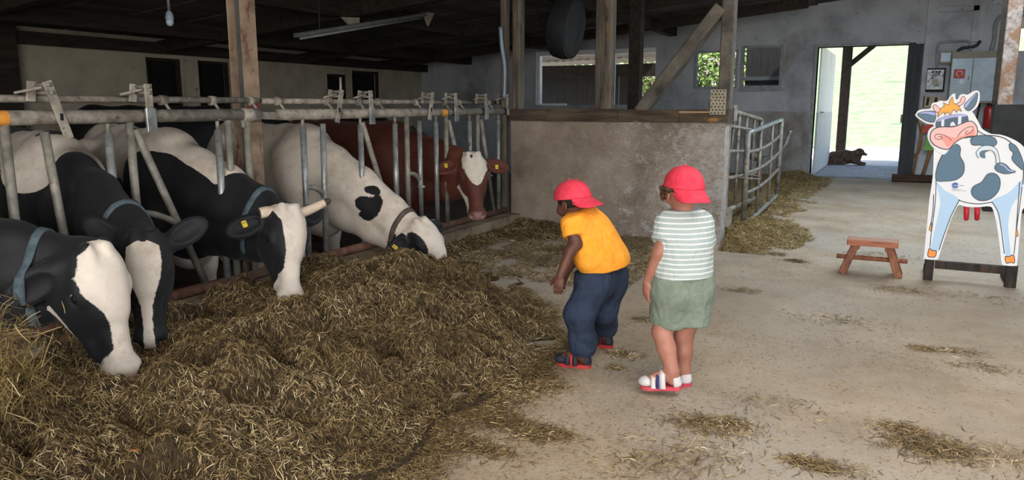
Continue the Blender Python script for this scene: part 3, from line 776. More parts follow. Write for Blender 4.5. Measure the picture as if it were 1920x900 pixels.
def cow(label, x0, y0, yaw, O, Mz, nh, coat, m, horns=(), ear_dir=((-.1, -.25, .12), (-.1, -.25, .12)), tags=(), collar=None, pinkf=None,
        arch=0.0, scale=1.0, headsize=1.0, hfine=.0085, ears_dark=True, poll_tuft=True):
    cy_, sy_ = math.cos(yaw), math.sin(yaw)
    def L(x, y, z): x, y, z = x * scale, y * scale, z * scale; return np.array([x0 + x * cy_ - y * sy_, y0 + x * sy_ + y * cy_, ZC + z])
    RB = np.array([[cy_, sy_, 0], [-sy_, cy_, 0], [0, 0, 1]])
    def invB(V): return (np.asarray(V) - np.array([x0, y0, ZC])) @ RB.T / scale
    O = np.asarray(O, float); A = nrm(np.asarray(Mz) - O); Nn = np.asarray(nh, float); Nn = nrm(Nn - A * (Nn @ A)); S = np.cross(Nn, A)
    # S points to the cow's left when A is down the face and Nn out of the forehead
    if S @ np.array([-sy_, cy_, 0]) < 0 and False: S = -S
    RH = np.array([A, Nn, S]); hs = headsize
    def H(a, n, s): return O + (A * a + Nn * n + S * s) * hs
    def invH(V): return (np.asarray(V) - O) @ RH.T / hs
    s = Sdf()
    # trunk
    s.ell(L(-1.25, 0, .90), (.86 * scale, .37 * scale, .44 * scale), RB, .1)
    s.ell(L(-.62, 0, .92), (.36 * scale, .285 * scale, .46 * scale), RB, .12)
    s.ell(L(-1.85, 0, 1.0), (.36 * scale, .30 * scale, .36 * scale), RB, .12)
    s.chain([L(-.50, 0, 1.27), L(-.9, 0, 1.27), L(-1.5, 0, 1.28), L(-1.9, 0, 1.27), L(-2.12, 0, 1.18)], [.09, .085, .09, .10, .07], .14)
    s.ell(L(-.36, 0, .68), (.22, .19, .26), RB, .14)
    for sd in (-1, 1):
        s.cone(L(-.62, sd * .17, 1.12), L(-.40, sd * .21, .72), .10, .12, .12)          # shoulder blade
        s.chain([L(-.45, sd * .19, .72), L(-.50, sd * .17, .42), L(-.47, sd * .16, .10), L(-.42, sd * .16, .05)], [.105, .062, .042, .055], .05)
        s.chain([L(-1.85, sd * .20, .95), L(-1.70, sd * .20, .66), L(-1.96, sd * .18, .44), L(-1.93, sd * .18, .10), L(-1.88, sd * .18, .05)], [.16, .10, .055, .042, .055], .06)
        s.ell(L(-1.62, sd * .26, 1.24), (.10, .07, .06), RB, .1)                       # hip bone
    s.ell(L(-1.62, 0, .50), (.2, .15, .14), RB, .1)
    # neck, laterally flat: upper, middle and lower chains
    pu, pm_, pl_ = H(.03, -.10, 0), H(.10, -.14, 0), H(.20, -.215, 0)
    wu, wm, wl = L(-.48, 0, 1.20), L(-.40, 0, .97), L(-.26, 0, .74)
    mu = (pu + wu) / 2 + [0, 0, .03 + arch]; mm = (pm_ + wm) / 2 + [0, 0, arch]; ml = (pl_ + wl) / 2 + [0, 0, -.015 + arch]
    s.chain(crom([wu, mu, pu], 2, False), np.linspace(.135, .075, 5), .05)
    s.chain(crom([wm, mm, pm_], 2, False), np.linspace(.205, .11, 5), .06)
    s.chain(crom([wl, ml, pl_], 2, False), np.linspace(.175, .08, 5), .06)
    lat = np.array([-sy_, cy_, 0])
    # head
    s.ell(H(.13, -.105, 0), np.array((.185, .125, .118)) * hs, RH, .05)
    s.ell(H(.07, -.055, 0), np.array((.085, .055, .098)) * hs, RH, .05)
    s.cone(H(.16, -.078, 0), H(.43, -.092, 0), .086 * hs, .054 * hs, .05)
    for sd in (-1, 1): s.ell(H(.36, -.115, sd * .112), np.array((.07, .05, .03)) * hs, RH, .04, 'd')
    s.cone(H(.10, -.035, .045), H(.27, -.05, .03), .034 * hs, .03 * hs, .06); s.cone(H(.10, -.035, -.045), H(.27, -.05, -.03), .034 * hs, .03 * hs, .06)
    s.ell(H(.515, -.105, 0), np.array((.062, .066, .082)) * hs, RH, .05)
    s.ell(H(.50, -.16, 0), np.array((.06, .04, .062)) * hs, RH, .03)
    for sd in (-1, 1):
        s.cone(H(.17, -.21, sd * .068), H(.46, -.165, sd * .028), .052 * hs, .036 * hs, .06)
        s.ell(H(.20, -.155, sd * .068), np.array((.125, .095, .048)) * hs, RH, .05)
        s.ell(H(.165, -.062, sd * .100), np.array((.052, .034, .030)) * hs, RH, .03)
        s.ell(H(.185, -.085, sd * .128), np.array((.036, .020, .022)) * hs, RH, .018, 'd')
        s.ell(H(.548, -.078, sd * .052), np.array((.020, .024, .022)) * hs, RH, .016, 'd')
        s.cone(H(.42, -.142, sd * .085), H(.53, -.150, sd * .06), .006, .006, .015, 'd')
    if poll_tuft:
        g = random.Random(5)
        for i in range(9):
            q = H(.015 + g.uniform(-.03, .04), -.03 + g.uniform(-.02, .03), g.uniform(-.06, .06)); s.cone(q, q + A * .035 + Nn * .012, .024, .012, .025)
    # ears
    earax = []
    for sd, ed in zip((-1, 1), ear_dir):
        base = H(.045, -.125, sd * .105)
        d = nrm(A * ed[0] + Nn * ed[1] + S * sd * 1.0 + np.array([0, 0, ed[2]]))
        # the open side of an ear looks forward and outward
        fn = nrm(Nn - d * (Nn @ d)); wd = np.cross(d, fn); R = np.array([d, fn, wd])
        c = base + d * .115 * hs
        s.cone(base - d * .02, base + d * .05, .036 * hs, .04 * hs, .03)
        s.ell(c, np.array((.128, .028, .070)) * hs, R, .03)
        s.ell(c + fn * .030 * hs + d * .015, np.array((.095, .024, .047)) * hs, R, .012, 'd')
        earax.append((c, d, fn, wd))
    lo = np.min([O, O + A * .58 * hs, O - Nn * .27, O + S * .26, O - S * .26, *[e[0] + e[1] * .12 for e in earax]], 0) - .06
    hi = np.max([O, O + A * .58 * hs, O - Nn * .27, O + S * .26, O - S * .26, *[e[0] + e[1] * .12 for e in earax]], 0) + .06
    V, F = s.mesh(.03, [(lo, hi, hfine)])
    hv = invH(V); bv = invB(V)
    inhead = (hv[:, 0] > -.06) & (hv[:, 1] > -.30) & (np.abs(hv[:, 2]) < .40)
    ct = coat(hv, bv, V, inhead)
    pk = np.zeros(len(V))
    if pinkf is not None: pk = pinkf(hv, bv, V, inhead)
    # dark nostrils stay in the coat: pink inside of the ears
    o = npmesh('cow', V, F, m, None, True, {'coat': ct, 'pink': pk})
    o.location = [float(x) for x in (x0, y0, ZC)]
    co = np.empty(len(o.data.vertices) * 3, np.float32); o.data.vertices.foreach_get('co', co)
    co = co.reshape(-1, 3) - np.array([x0, y0, ZC]); o.data.vertices.foreach_set('co', co.astype(np.float32).ravel()); o.data.update()
    tag(o, label, 'cow', 'cows in the stall')
    for sd in (-1, 1):
        MB().sphere(H(.182, -.078, sd * .104), .0245 * hs, 14, 10).build('eye', m_eye, o, True)
        for kk in (-1, 1):                              # cloven hooves
            for lx, ly in ((-.40, .16), (-1.86, .18)):
                c = L(lx, sd * ly + kk * .032, 0)
                if kk == 1: MB().tube([c, c + [.0, 0, .05], c + [-.02, 0, .10]], [.045, .042, .034], 8).build('hoof', m_horntip, o, True)
    for (sd, pts, rs) in horns:
        p = [H(*q) for q in pts]
        ho = MB().tube(crom(p[:-1], 6, False), np.linspace(rs[0], rs[1], 6 * (len(p) - 2) + 1), 12).build('horn', m_horn, o, True)
        MB().tube(crom(p[-3:], 6, False)[6:], np.linspace(rs[1] * 1.02, rs[2], 7), 12).build('horn_tip', m_horntip, ho, True)
    for sd in tags:
        c, d, fn, wd = earax[0 if sd < 0 else 1]
        c = c + fn * .014 + d * .005 * hs
        mbt = MB().bar(c - wd * .006, c + wd * .036, .030, .004, fn, .003)
        to = mbt.build('ear_tag', m_tag, o)
        MB().lathe(c, fn, [(0, .009), (.004, .009), (.006, .005)], 10).build('tag_stud', m_tag, to, True)
        for q in range(3): MB().bar(c + wd * .022 + fn * .0024 + d * (-.008 + q * .008) - wd * .006, c + wd * .022 + fn * .0024 + d * (-.008 + q * .008) + wd * .006, .003, .0008, fn).build('tag_digit', m_dark, to)
    if collar:
        tpos, cm, wid, tilt = collar
        c = pm_ + (wm - pm_) * tpos + np.array([0, 0, arch * .6]); ax = nrm(nrm(wm - pm_) + np.array(tilt)); e1 = nrm(np.cross(ax, lat)); e2 = np.cross(ax, e1)
        rows = []
        for off in (-wid / 2, -wid / 6, wid / 6, wid / 2):
            ring = []
            for k in range(40):
                a = 2 * math.pi * k / 40; d = e1 * math.cos(a) + e2 * math.sin(a)
                ring.append(np.linalg.norm(s.surf(c + ax * off, d, .5) - c - ax * off))
            rr = np.array(ring); rr = np.maximum(rr, (np.roll(rr, 1) + np.roll(rr, -1)) / 2)
            for _ in range(2): rr = np.maximum(rr, (np.roll(rr, 1) + rr * 2 + np.roll(rr, -1)) / 4)
            rr = np.minimum(rr, np.median(rr) * 1.35) + .009
            rows.append(np.array([c + ax * off + (e1 * math.cos(2 * math.pi * k / 40) + e2 * math.sin(2 * math.pi * k / 40)) * rr[k] for k in range(40)]))
        mb = MB(); VV = np.vstack(rows + [r - (r - c) / np.linalg.norm(r - c, axis=1)[:, None] * .012 for r in rows[::-1]]); nr = 8
        FF = [(i * 40 + k, i * 40 + (k + 1) % 40, ((i + 1) % nr) * 40 + (k + 1) % 40, ((i + 1) % nr) * 40 + k) for i in range(nr) for k in range(40)]
        mb.add(VV, FF).build('collar', cm, o, True)
    return o, s, H, L

def wob(V, amp=.03, f=6.0, seed=0):
    return amp * (np.sin(V[:, 0] * f + 1.3 + seed) * np.sin(V[:, 1] * f * 1.1 + .7 * seed) + np.sin(V[:, 2] * f * 1.3 + V[:, 0] * f * .7 + seed))
def blob(V, c, r, R=None):
    q = (V - np.asarray(c, float))
    if R is not None: q = q @ np.asarray(R).T
    k = np.sqrt(((q / np.asarray(r, float)) ** 2).sum(1)); return (1 - k) * min(r)     # >0 inside
def pl(x, xs, ys): return np.interp(x, xs, ys)
def earmask(hv): return np.abs(hv[:, 2]) > .135

# A: nearest, black head with a long white blaze
def coatA(hv, bv, V, hd):
    w_ = pl(hv[:, 0], [-.02, .02, .10, .17, .25, .33, .42, .47, .60], [.03, .085, .118, .122, .078, .050, .048, .075, .14])
    bl = w_ - np.abs(hv[:, 2] - pl(hv[:, 0], [0, .3, .6], [.0, .012, 0]))
    bl = np.minimum(bl, hv[:, 1] + pl(hv[:, 0], [0, .40, .49, .6], [.12, .13, .22, .4]))
    strap = .016 - np.abs(hv[:, 1] + .235 - (hv[:, 0] - .2) * .35); strap = np.where((hv[:, 0] > .12) & (hv[:, 0] < .42) & (hv[:, 1] < -.19), strap, -1)
    body = blob(bv, (-.75, 0, 1.30), (.45, .5, .20)) + wob(V, .03)
    return np.where(hd & (hv[:, 0] > -.03) & ~earmask(hv), np.maximum(bl, strap), np.maximum(body, blob(bv, (-1.6, 0, .9), (.3, .6, .4)) + wob(V)))
def pinkA(hv, bv, V, hd):
    p = np.clip((hv[:, 0] - .525) / .02, 0, 1) * .75
    return np.where(hd, p, 0)
OA = atX(184, 462, -3.12); MA = atX(264, 704, -2.96)
cowA = cow('nearest black cow with a long white blaze, muzzle in the feed at the picture edge', -4.00, 1.55, .22, OA, MA, (1.0, .0, .16), coatA, m_bw,
           ear_dir=((.45, -.95, -.1), (.2, -1.9, .0)), collar=(.14, m_collar, .036, (0, 0, 0)), pinkf=pinkA, arch=-.03, headsize=1.08)
# B: black with a white face, looking out behind A
def coatB(hv, bv, V, hd):
    w_ = pl(hv[:, 0], [.03, .06, .14, .22, .30, .36, .44, .60], [.02, .075, .085, .075, .045, .028, .022, .03])
    bl = np.minimum(w_ - np.abs(hv[:, 2] + .005), hv[:, 1] + .12)
    sp = np.maximum(blob(bv, (-.42, -.05, 1.22), (.20, .34, .17)) + wob(V, .02), blob(bv, (-.95, .0, 1.30), (.34, .6, .28)) + wob(V, .03))
    return np.where(hd & (hv[:, 0] > .03) & ~earmask(hv), bl, np.where(hd & (hv[:, 0] > -.03), -1, sp))
OB = atX(268, 440, -3.38); MB_ = atX(283, 674, -3.24)
cowB = cow('black cow with a white diamond face, head close behind the nearest cow', -4.02, 2.66, -.33, OB, MB_, (.80, -.66, .16), coatB, m_bw,
           ear_dir=((-.55, -.3, .45), (-.35, -.2, .3)), collar=(.22, m_collar, .034, (0, 0, 0)), arch=.03, headsize=1.0)
# C: horned, black cheek, white face
def coatC(hv, bv, V, hd):
    w_ = pl(hv[:, 0], [-.03, .0, .10, .25, .36, .46, .60], [.13, .12, .085, .068, .066, .12, .2])
    bl = np.minimum(w_ - np.abs(hv[:, 2] - .02), hv[:, 1] + pl(hv[:, 0], [0, .40, .47, .6], [.10, .12, .20, .3]))
    chin = np.minimum(.03 - np.abs(hv[:, 0] - .43), -.17 - hv[:, 1])
    pat = blob(bv, (-.20, 0, .86), (.62, .6, .30), np.array([[.9, 0, -.42], [0, 1, 0], [.42, 0, .9]])) + wob(V, .025, 9)
    pat = np.maximum(pat, blob(bv, (.42, 0, .86), (.40, .6, .36)) + wob(V, .015, 11))
    pat = np.maximum(pat, blob(bv, (.18, 0, .62), (.38, .5, .30)) + wob(V, .015, 11))
    pat = np.maximum(pat, blob(bv, (-.78, 0, .80), (.22, .8, .30)) + wob(V, .02, 9))
    neck = -pat
    return np.where(hd & (hv[:, 0] > -.03) & ~earmask(hv), bl, np.where(hd & (hv[:, 0] > -.05), -1, neck))
def pinkC(hv, bv, V, hd): return np.where(hd, np.clip((hv[:, 0] - .545) / .02, 0, 1) * .6, 0)
OC = atX(543, 387, -3.40); MC = atX(560, 566, -3.20)
cowC = cow('horned black and white cow with a white face and black cheek, muzzle in the feed', -4.05, 3.52, -.32, OC, MC, (.95, -.42, .15), coatC, m_bw,
           horns=[(1, [(.02, -.07, .075), (.0, -.075, .13), (-.025, -.06, .19), (-.05, -.03, .245), (-.065, -.01, .275)], (.037, .026, .008)),
                  (-1, [(.02, -.07, -.075), (.015, -.08, -.11), (.02, -.085, -.14), (.022, -.087, -.150), (.024, -.088, -.156)], (.040, .034, .026))],
           ear_dir=((.30, -.35, -.05), (-.35, -.5, .2)), tags=(-1,), collar=(.20, m_collar, .036, (0, 0, .0)), pinkf=pinkC, arch=.0, headsize=1.06)
# D: white cow with black blots
def coatD(hv, bv, V, hd):
    e1 = blob(hv, (.21, -.13, -.115), (.16, .11, .07)) + wob(V, .012, 16)
    ch = blob(hv, (.36, -.10, -.07), (.09, .06, .06)) + wob(V, .01, 16)
    dk = np.maximum(e1, ch)
    c1 = atX(688, 383, -3.80); n1 = atX(726, 393, -3.70); n2 = atX(775, 440, -3.5)
    pb = blob(V, n1, (.09, .09, .042)) + wob(V, .006, 30)
    for u_, v_, r_ in ((690, 384, .075), (667, 372, .055), (708, 370, .06), (686, 403, .055), (672, 388, .05), (716, 362, .035), (700, 358, .04)):
        pb = np.maximum(pb, blob(V, atX(u_, v_, -3.80), (r_ * 1.7, r_ * 1.5, r_)) + wob(V, .007, 38))
    pb = np.maximum(pb, blob(V, n2, (.04, .05, .03)))
    return np.where(hd & (hv[:, 0] > -.03), np.where(earmask(hv), -1, -dk), -pb)
def pinkD(hv, bv, V, hd): return np.where(hd, np.clip((hv[:, 0] - .53) / .02, 0, 1) * .6, 0)
OD = atX(790, 412, -3.34); MD = np.array([-2.93, 4.92, -.02])
cowD = cow('white cow with small black blots on its neck, face half buried in the feed heap', -4.08, 4.98, -.28, OD, MD, (.72, -.30, .75), coatD, m_bw,
           ear_dir=((.22, -.55, -.25), (-.1, -.4, .1)), tags=(-1,), collar=(.15, m_collar2, .04, (0, 0, .0)), pinkf=pinkD, arch=.02, headsize=1.05)
# E: red-brown cow looking out
def coatE(hv, bv, V, hd):
    w_ = pl(hv[:, 0], [-.04, .0, .05, .12, .2, .27, .31], [.08, .10, .118, .115, .08, .035, -.02])
    bl = np.minimum(w_ - np.abs(hv[:, 2] - .01), hv[:, 1] + .13) + wob(V, .006, 30)
    hole = -(blob(hv, (.03, -.01, -.02), (.022, .05, .015)))
    bl = np.minimum(bl, hole)
    ck = np.minimum(.030 - np.abs(hv[:, 1] + .165 - (hv[:, 0] - .3) * .10), -.01 - hv[:, 2]); ck = np.where((hv[:, 0] > .22) & (hv[:, 0] < .50), ck, -1)
    return np.where(hd & (hv[:, 0] > -.05), np.maximum(bl, ck), -1)
def pinkE(hv, bv, V, hd):
    return np.where(hd, np.clip((hv[:, 0] - .515) / .03, 0, 1) * np.clip((hv[:, 1] + .14) / .03, 0, 1) * .85, 0)
OE = atX(887, 288, -3.62); ME = atX(899, 412, -3.42)
cowE = cow('red-brown cow with a white forehead, head raised and looking out of the fence', -4.05, 6.40, -.06, OE, ME, (.62, -.78, .1), coatE, m_brown,
           ear_dir=((.10, -.20, -.03), (.10, -.20, -.03)), tags=(-1, 1), pinkf=pinkE, arch=-.02, headsize=1.10)
# F, G: dark cows deeper in the stall
def coatF(hv, bv, V, hd): return blob(bv, (-.48, -.28, .98), (.16, .2, .16)) + wob(V, .01)
OF = np.array([-6.45, 9.35, 1.05]); MF = np.array([-6.1, 9.1, .62])
cow('black cow with one white shoulder patch, standing behind the red-brown cow', -6.9, 9.6, -.5, OF, MF, (.7, -.4, .6), coatF, m_bw, hfine=.02)
OG = np.array([-8.1, 8.9, 1.10]); MG = np.array([-7.9, 9.35, .72])
cow('black cow far back in the stall, only its back showing above the rails', -8.4, 8.3, 1.0, OG, MG, (.4, .8, .6), lambda hv, bv, V, hd: np.full(len(V), -1.0), m_bw, hfine=.02, scale=1.12)
# ------------------------------------------------------------------ silage heap, straw heaps, litter
def straw_mat(name, stops, rough=.75):
    m, t, b = new_mat(name)
    at = N(t, 'ShaderNodeAttribute', attribute_name='tone')
    r = ramp_node(t, [(p, lin(c)) for p, c in stops]); t.links.new(at.outputs['Fac'], r.inputs[0])
    t.links.new(r.outputs[0], b.inputs['Base Color']); b.inputs['Roughness'].default_value = rough; b.inputs['Specular IOR Level'].default_value = .25
    return m
SIL = [(0, (40, 31, 20)), (.25, (96, 77, 48)), (.55, (142, 118, 78)), (.82, (184, 159, 114)), (1, (222, 204, 166))]
GOLD = [(0, (78, 62, 36)), (.35, (134, 112, 68)), (.7, (176, 152, 100)), (1, (216, 196, 146))]
m_sil = straw_mat('silage_strand', SIL); m_gold = straw_mat('straw_strand', GOLD)
m_silbase = mat('silage_mass', [lin((36, 28, 18)), lin((78, 62, 40)), lin((118, 98, 64))], 30, 10, .95, 1.0, 70, bdist=.03)
m_strawbase = mat('straw_mass', [lin((84, 68, 42)), lin((136, 114, 72)), lin((164, 142, 96))], 30, 10, .95, 1.0, 70, bdist=.03)
def smooth(x): x = np.clip(x, 0, 1); return x * x * (3 - 2 * x)
def strands(name, P, slope, lens, wid, mtl, parent=None, lift=.35, seed=1, bias=0.0, curl=.35):
    g = np.random.default_rng(seed); n = len(P)
    a = g.uniform(0, 2 * np.pi, n); d = np.stack([np.cos(a), np.sin(a), slope[:, 0] * np.cos(a) + slope[:, 1] * np.sin(a) + g.normal(0, lift, n)], 1)
    d /= np.linalg.norm(d, axis=1)[:, None]
    sd = np.cross(d, np.array([0, 0, 1.0]) + g.normal(0, .5, (n, 3))); sd /= np.linalg.norm(sd, axis=1)[:, None] + 1e-9
    up = np.cross(sd, d)
    L_ = (lens * g.uniform(.45, 1.3, n))[:, None]; W_ = (wid * g.uniform(.6, 1.5, n))[:, None]
    k = g.normal(0, curl, n)[:, None] * L_ * .5; k2 = g.normal(0, curl, n)[:, None] * L_ * .5
    p0 = P - d * L_ * .5; p1 = P + up * k * .6 + sd * k2 * .4; p2 = P + d * L_ * .5
    V = np.stack([p0 - sd * W_ * .4, p0 + sd * W_ * .4, p1 - sd * W_ * .5, p1 + sd * W_ * .5, p2 - sd * W_ * .3, p2 + sd * W_ * .3], 1).reshape(-1, 3)
    b0 = np.arange(n)[:, None] * 6
    F = np.concatenate([b0 + np.array([0, 1, 3, 2]), b0 + np.array([2, 3, 5, 4])], 0)
    tone = np.clip(g.beta(1.5, 2.3, n) * (1.0 + .32 * np.clip(fbm(P[:, 0] * 4.5, P[:, 1] * 4.5, 3, 7), -1, 1)) + bias, 0, 1)
    return npmesh(name, V, F, mtl, parent, False, {'tone': np.repeat(tone, 6)})
def heap(name, label, hf, x0, x1, y0, y1, res, n, lens, wid, mbase, mstr, seed, cut=.004, dens=None, cat='feed heap', lift=.35, bias=0):
    nx, ny = int((x1 - x0) / res) + 1, int((y1 - y0) / res) + 1
    gx, gy = np.meshgrid(np.linspace(x0, x1, nx), np.linspace(y0, y1, ny), indexing='ij')
    h = hf(gx, gy)
    V = np.stack([gx, gy, np.maximum(h, -.03)], -1).reshape(-1, 3); I = np.arange(nx * ny).reshape(nx, ny)
    F = np.stack([I[:-1, :-1], I[1:, :-1], I[1:, 1:], I[:-1, 1:]], -1).reshape(-1, 4)
    ok = (h.reshape(-1)[F] > -.012).any(1)
    F = F[ok]; used = np.unique(F); mp = np.full(nx * ny, -1); mp[used] = np.arange(len(used))
    o = npmesh(name, V[used], mp[F], mbase, None, True); tag(o, label, cat, None, 'stuff')
    g = np.random.default_rng(seed)
    px, py = g.uniform(x0, x1, n * 3), g.uniform(y0, y1, n * 3); hz = hf(px, py)
    keep = hz > cut
    if dens is not None: keep &= g.uniform(0, 1, len(px)) < dens(px, py)
    px, py, hz = px[keep][:n], py[keep][:n], hz[keep][:n]
    e = .02
    sl_ = np.stack([(hf(px + e, py) - hf(px - e, py)) / (2 * e), (hf(px, py + e) - hf(px, py - e)) / (2 * e)], 1)
    P = np.stack([px, py, np.maximum(hz, .002) + g.uniform(-.002, .014, len(px))], 1)
    tag(strands('strands', P, sl_, np.full(len(px), lens), np.full(len(px), wid), mstr, o, lift, seed + 3, bias), kind='stuff')
    return o
HOL = [(MA, .17, .085), (MB_, .15, .06), (MC, .17, .10), (ME * 0 + [9, 9, 0], .1, 0)]
def h_main(X, Y):
    xr = np.interp(Y, [-.5, .6, 1.4, 2.1, 2.6, 2.9, 3.2, 3.5, 3.9, 4.3, 4.7, 5.2], [-1.15, -1.38, -1.55, -1.62, -1.60, -1.50, -1.47, -1.52, -1.62, -1.85, -2.15, -2.6])
    xr = xr + .07 * fbm(Y * 3.1, Y * 0 + 2, 3, 21)
    t_ = (xr - X) / (xr + 3.82)
    core = .27 * smooth(t_ / .62) ** .85 * (1 - .42 * smooth((t_ - .58) / .34))
    core = core * np.interp(Y, [0, 1.4, 2.2, 3.2, 4.0, 4.45, 4.75, 5.25], [1.0, .98, .95, 1.02, 1.08, .98, .62, .0]) 
    core = core + .02 * np.exp(-(((X + 2.85) / .42) ** 2 + ((Y - 4.18) / .38) ** 2)) - .03 * np.exp(-(((X + 2.6) / .3) ** 2 + ((Y - 2.0) / .3) ** 2))
    lump = .075 * fbm(X * 3.4, Y * 3.4, 3, 31) + .055 * (np.abs(vnoise(X * 7, Y * 7, 41)) - .2) - .10 * np.clip(vnoise(X * 6.0 + 3, Y * 6.0, 51) - .33, 0, .35) * 2.6 + .018 * vnoise(X * 20, Y * 20, 61)
    m_ = smooth(t_ / .22) * smooth((5.3 - Y) / .5)
    h = core + lump * m_
    for c, r, zt_ in HOL:
        q = np.exp(-((X - c[0]) ** 2 + (Y - c[1]) ** 2) / r ** 2 * 1.2)
        h = h * (1 - q) + np.minimum(h, zt_) * q
    h = np.where(t_ < .0, -.02, h) * 1.0
    return np.where(X < -3.80, np.minimum(h, .10), h)
heap('silage_heap', 'long brown-green silage heap along the feed fence', h_main, -3.88, -.9, .2, 5.35, .016, 190000, .036, .0023, m_silbase, m_sil, 5,
     dens=lambda X, Y: np.clip(1.25 - .1 * Y, .3, 1), cat='silage', bias=.05)
def h_corner(X, Y):
    a = .11 * smooth((X + 4.0) / .1) * smooth((-2.0 - X) / 1.6) * smooth((Y - 6.55 - .25 * (X + 3.8)) / .9)
    b_ = .09 * smooth((-3.45 - X) / .3) * smooth((Y - 5.2) / .6)
    return np.maximum(a, b_) + .022 * fbm(X * 5, Y * 5, 3, 71) - .018
heap('silage_sweepings', 'swept feed lying in the corner below the concrete wall', h_corner, -3.76, -1.75, 5.2, 7.53, .02, 30000, .045, .0028, m_silbase, m_sil, 9, -.03, cat='silage', bias=.08)
def h_gate(X, Y):
    c = np.interp(Y, [7.3, 8.2, 9.5, 11, 13.5, 15.6], [-1.42, -1.40, -1.48, -1.56, -1.64, -1.78])
    wd = np.interp(Y, [7.3, 8.2, 9.5, 11, 13.5, 15.6], [.26, .34, .22, .22, .30, .34])
    pk = np.interp(Y, [7.0, 7.7, 8.4, 9.6, 11, 13.5, 15, 15.8], [0, .12, .11, .03, .02, .04, .13, .12])
    return pk * np.exp(-((X - c) / wd) ** 2) + .025 * fbm(X * 5, Y * 5, 3, 81) * np.exp(-((X - c) / .36) ** 2) - .02 - .3 * ((X < -1.47) & (Y < 7.8))
heap('straw_heap', 'golden straw heap strung along the foot of the pipe gates', h_gate, -2.3, -.6, 7.15, 15.7, .03, 30000, .065, .0036, m_strawbase, m_gold, 13, -.018, cat='straw',
     dens=lambda X, Y: np.clip(1.6 - .085 * Y, .12, 1))
# litter on the aisle floor: fine chaff everywhere, denser drifts and small tufts
g = np.random.default_rng(77)
tuft = [(1330, 800, .16, 700), (1375, 795, .10, 250), (1750, 842, .16, 900), (1690, 805, .09, 350), (1512, 868, .08, 300), (890, 835, .10, 420), (1490, 490, .10, 260), (1735, 655, .07, 220),
        (1800, 660, .10, 160), (1170, 665, .10, 260), (1155, 690, .05, 120), (1690, 545, .16, 260), (1390, 545, .12, 160), (1210, 600, .08, 160), (940, 790, .14, 900), (1000, 815, .12, 700), (1040, 815, .08, 300),
        (870, 838, .06, 200), (1560, 600, .2, 220), (1840, 690, .12, 140), (1290, 850, .2, 300), (1240, 880, .2, 260), (1830, 560, .3, 200), (1050, 470, .35, 900), (980, 480, .25, 500), (1560, 880, .12, 220), (1450, 760, .2, 160),
        (930, 850, .1, 160), (1860, 850, .2, 200), (1650, 480, .25, 180), (1340, 455, .15, 260)]
PX_, PY_, TZ = [], [], []
for u, v_, r, n in tuft:
    c = atZ(u, v_); a = g.normal(0, 1, (n, 2)) * np.array([1.3, .75]) * r * .50
    PX_.append(c[0] + a[:, 0]); PY_.append(c[1] + a[:, 1]); TZ.append(np.exp(-(a ** 2).sum(1) / (r * .6) ** 2) * min(.03, r * .16) * g.uniform(.1, 1, n))
px, py, pz = np.concatenate(PX_), np.concatenate(PY_), np.concatenate(TZ)
ok_ = ~((px < -1.45) & (py > 7.5)); px, py, pz = px[ok_], py[ok_], pz[ok_]
P = np.stack([px, py, pz + .003], 1)
lit = strands('straw_litter', P, np.zeros((len(P), 2)), np.full(len(P), .048), np.full(len(P), .0028), m_sil, None, .10, 91, .05)
tag(lit, 'tufts of dry fodder dropped across the aisle floor', 'litter', None, 'stuff')
n = 150000
yy = .8 + 14.6 * g.uniform(0, 1, n) ** 1.7; xx = g.uniform(-3.6, 3.4, n) * (.45 + .06 * yy) - .1
xx = np.clip(xx, -3.6, 4.5)
dn = .5 + .5 * fbm(xx * 1.1, yy * 1.1, 4, 101)
edge = np.exp(-np.clip(xx + 1.5, 0, 9) / .35) * (yy < 5)
k = g.uniform(0, 1, n) < np.clip(dn * .75 + edge, .12, 1)
xx, yy = xx[k], yy[k]
P = np.stack([xx, yy, np.full(len(xx), .0025)], 1)
ch = strands('chaff', P, np.zeros((len(P), 2)), np.full(len(P), .017), np.full(len(P), .0019), m_gold, None, .05, 93, .0, .25)
tag(ch, 'fine chaff and sawdust strewn over the whole aisle floor', 'chaff', None, 'stuff')
n = 16000; yy = g.uniform(.9, 5.0, n); ee = np.interp(yy, [.6, 1.4, 2.1, 2.6, 2.9, 3.2, 3.5, 3.9, 4.3, 4.7, 5.2], [-1.25, -1.42, -1.52, -1.52, -1.46, -1.47, -1.52, -1.62, -1.85, -2.15, -2.6])
xx = ee + np.abs(g.normal(0, .08, n)) - .10 + .07 * fbm(yy * 3.1, yy * 0 + 2, 3, 21)
hz = np.maximum(h_main(xx, yy), 0)
fr_ = strands('heap_fringe', np.stack([xx, yy, hz + .004 + .008 * g.uniform(0, 1, n)], 1), np.zeros((n, 2)), np.full(n, .04), np.full(n, .0026), m_sil, None, .12, 97, .04)
tag(fr_, 'loose fringe of fodder around the foot of the silage heap', 'litter', None, 'stuff')
# wad of hay tossed at the picture edge, in front of the nearest cow
cw = atX(12, 660, -2.75)
n = 2600; a = g.normal(0, 1, (n, 3)) * np.array([.07, .10, .11])
a[:, 2] -= .35 * np.abs(a[:, 0] + a[:, 1])
wad = strands('hay_wad', cw + a + [-.05, -.06, -.03], np.zeros((n, 2)), np.full(n, .10), np.full(n, .0022), m_gold, None, .9, 95, -.05, .3)
tag(wad, 'loose wad of dry hay beside the nearest cow at the picture edge', 'hay', None, 'stuff')
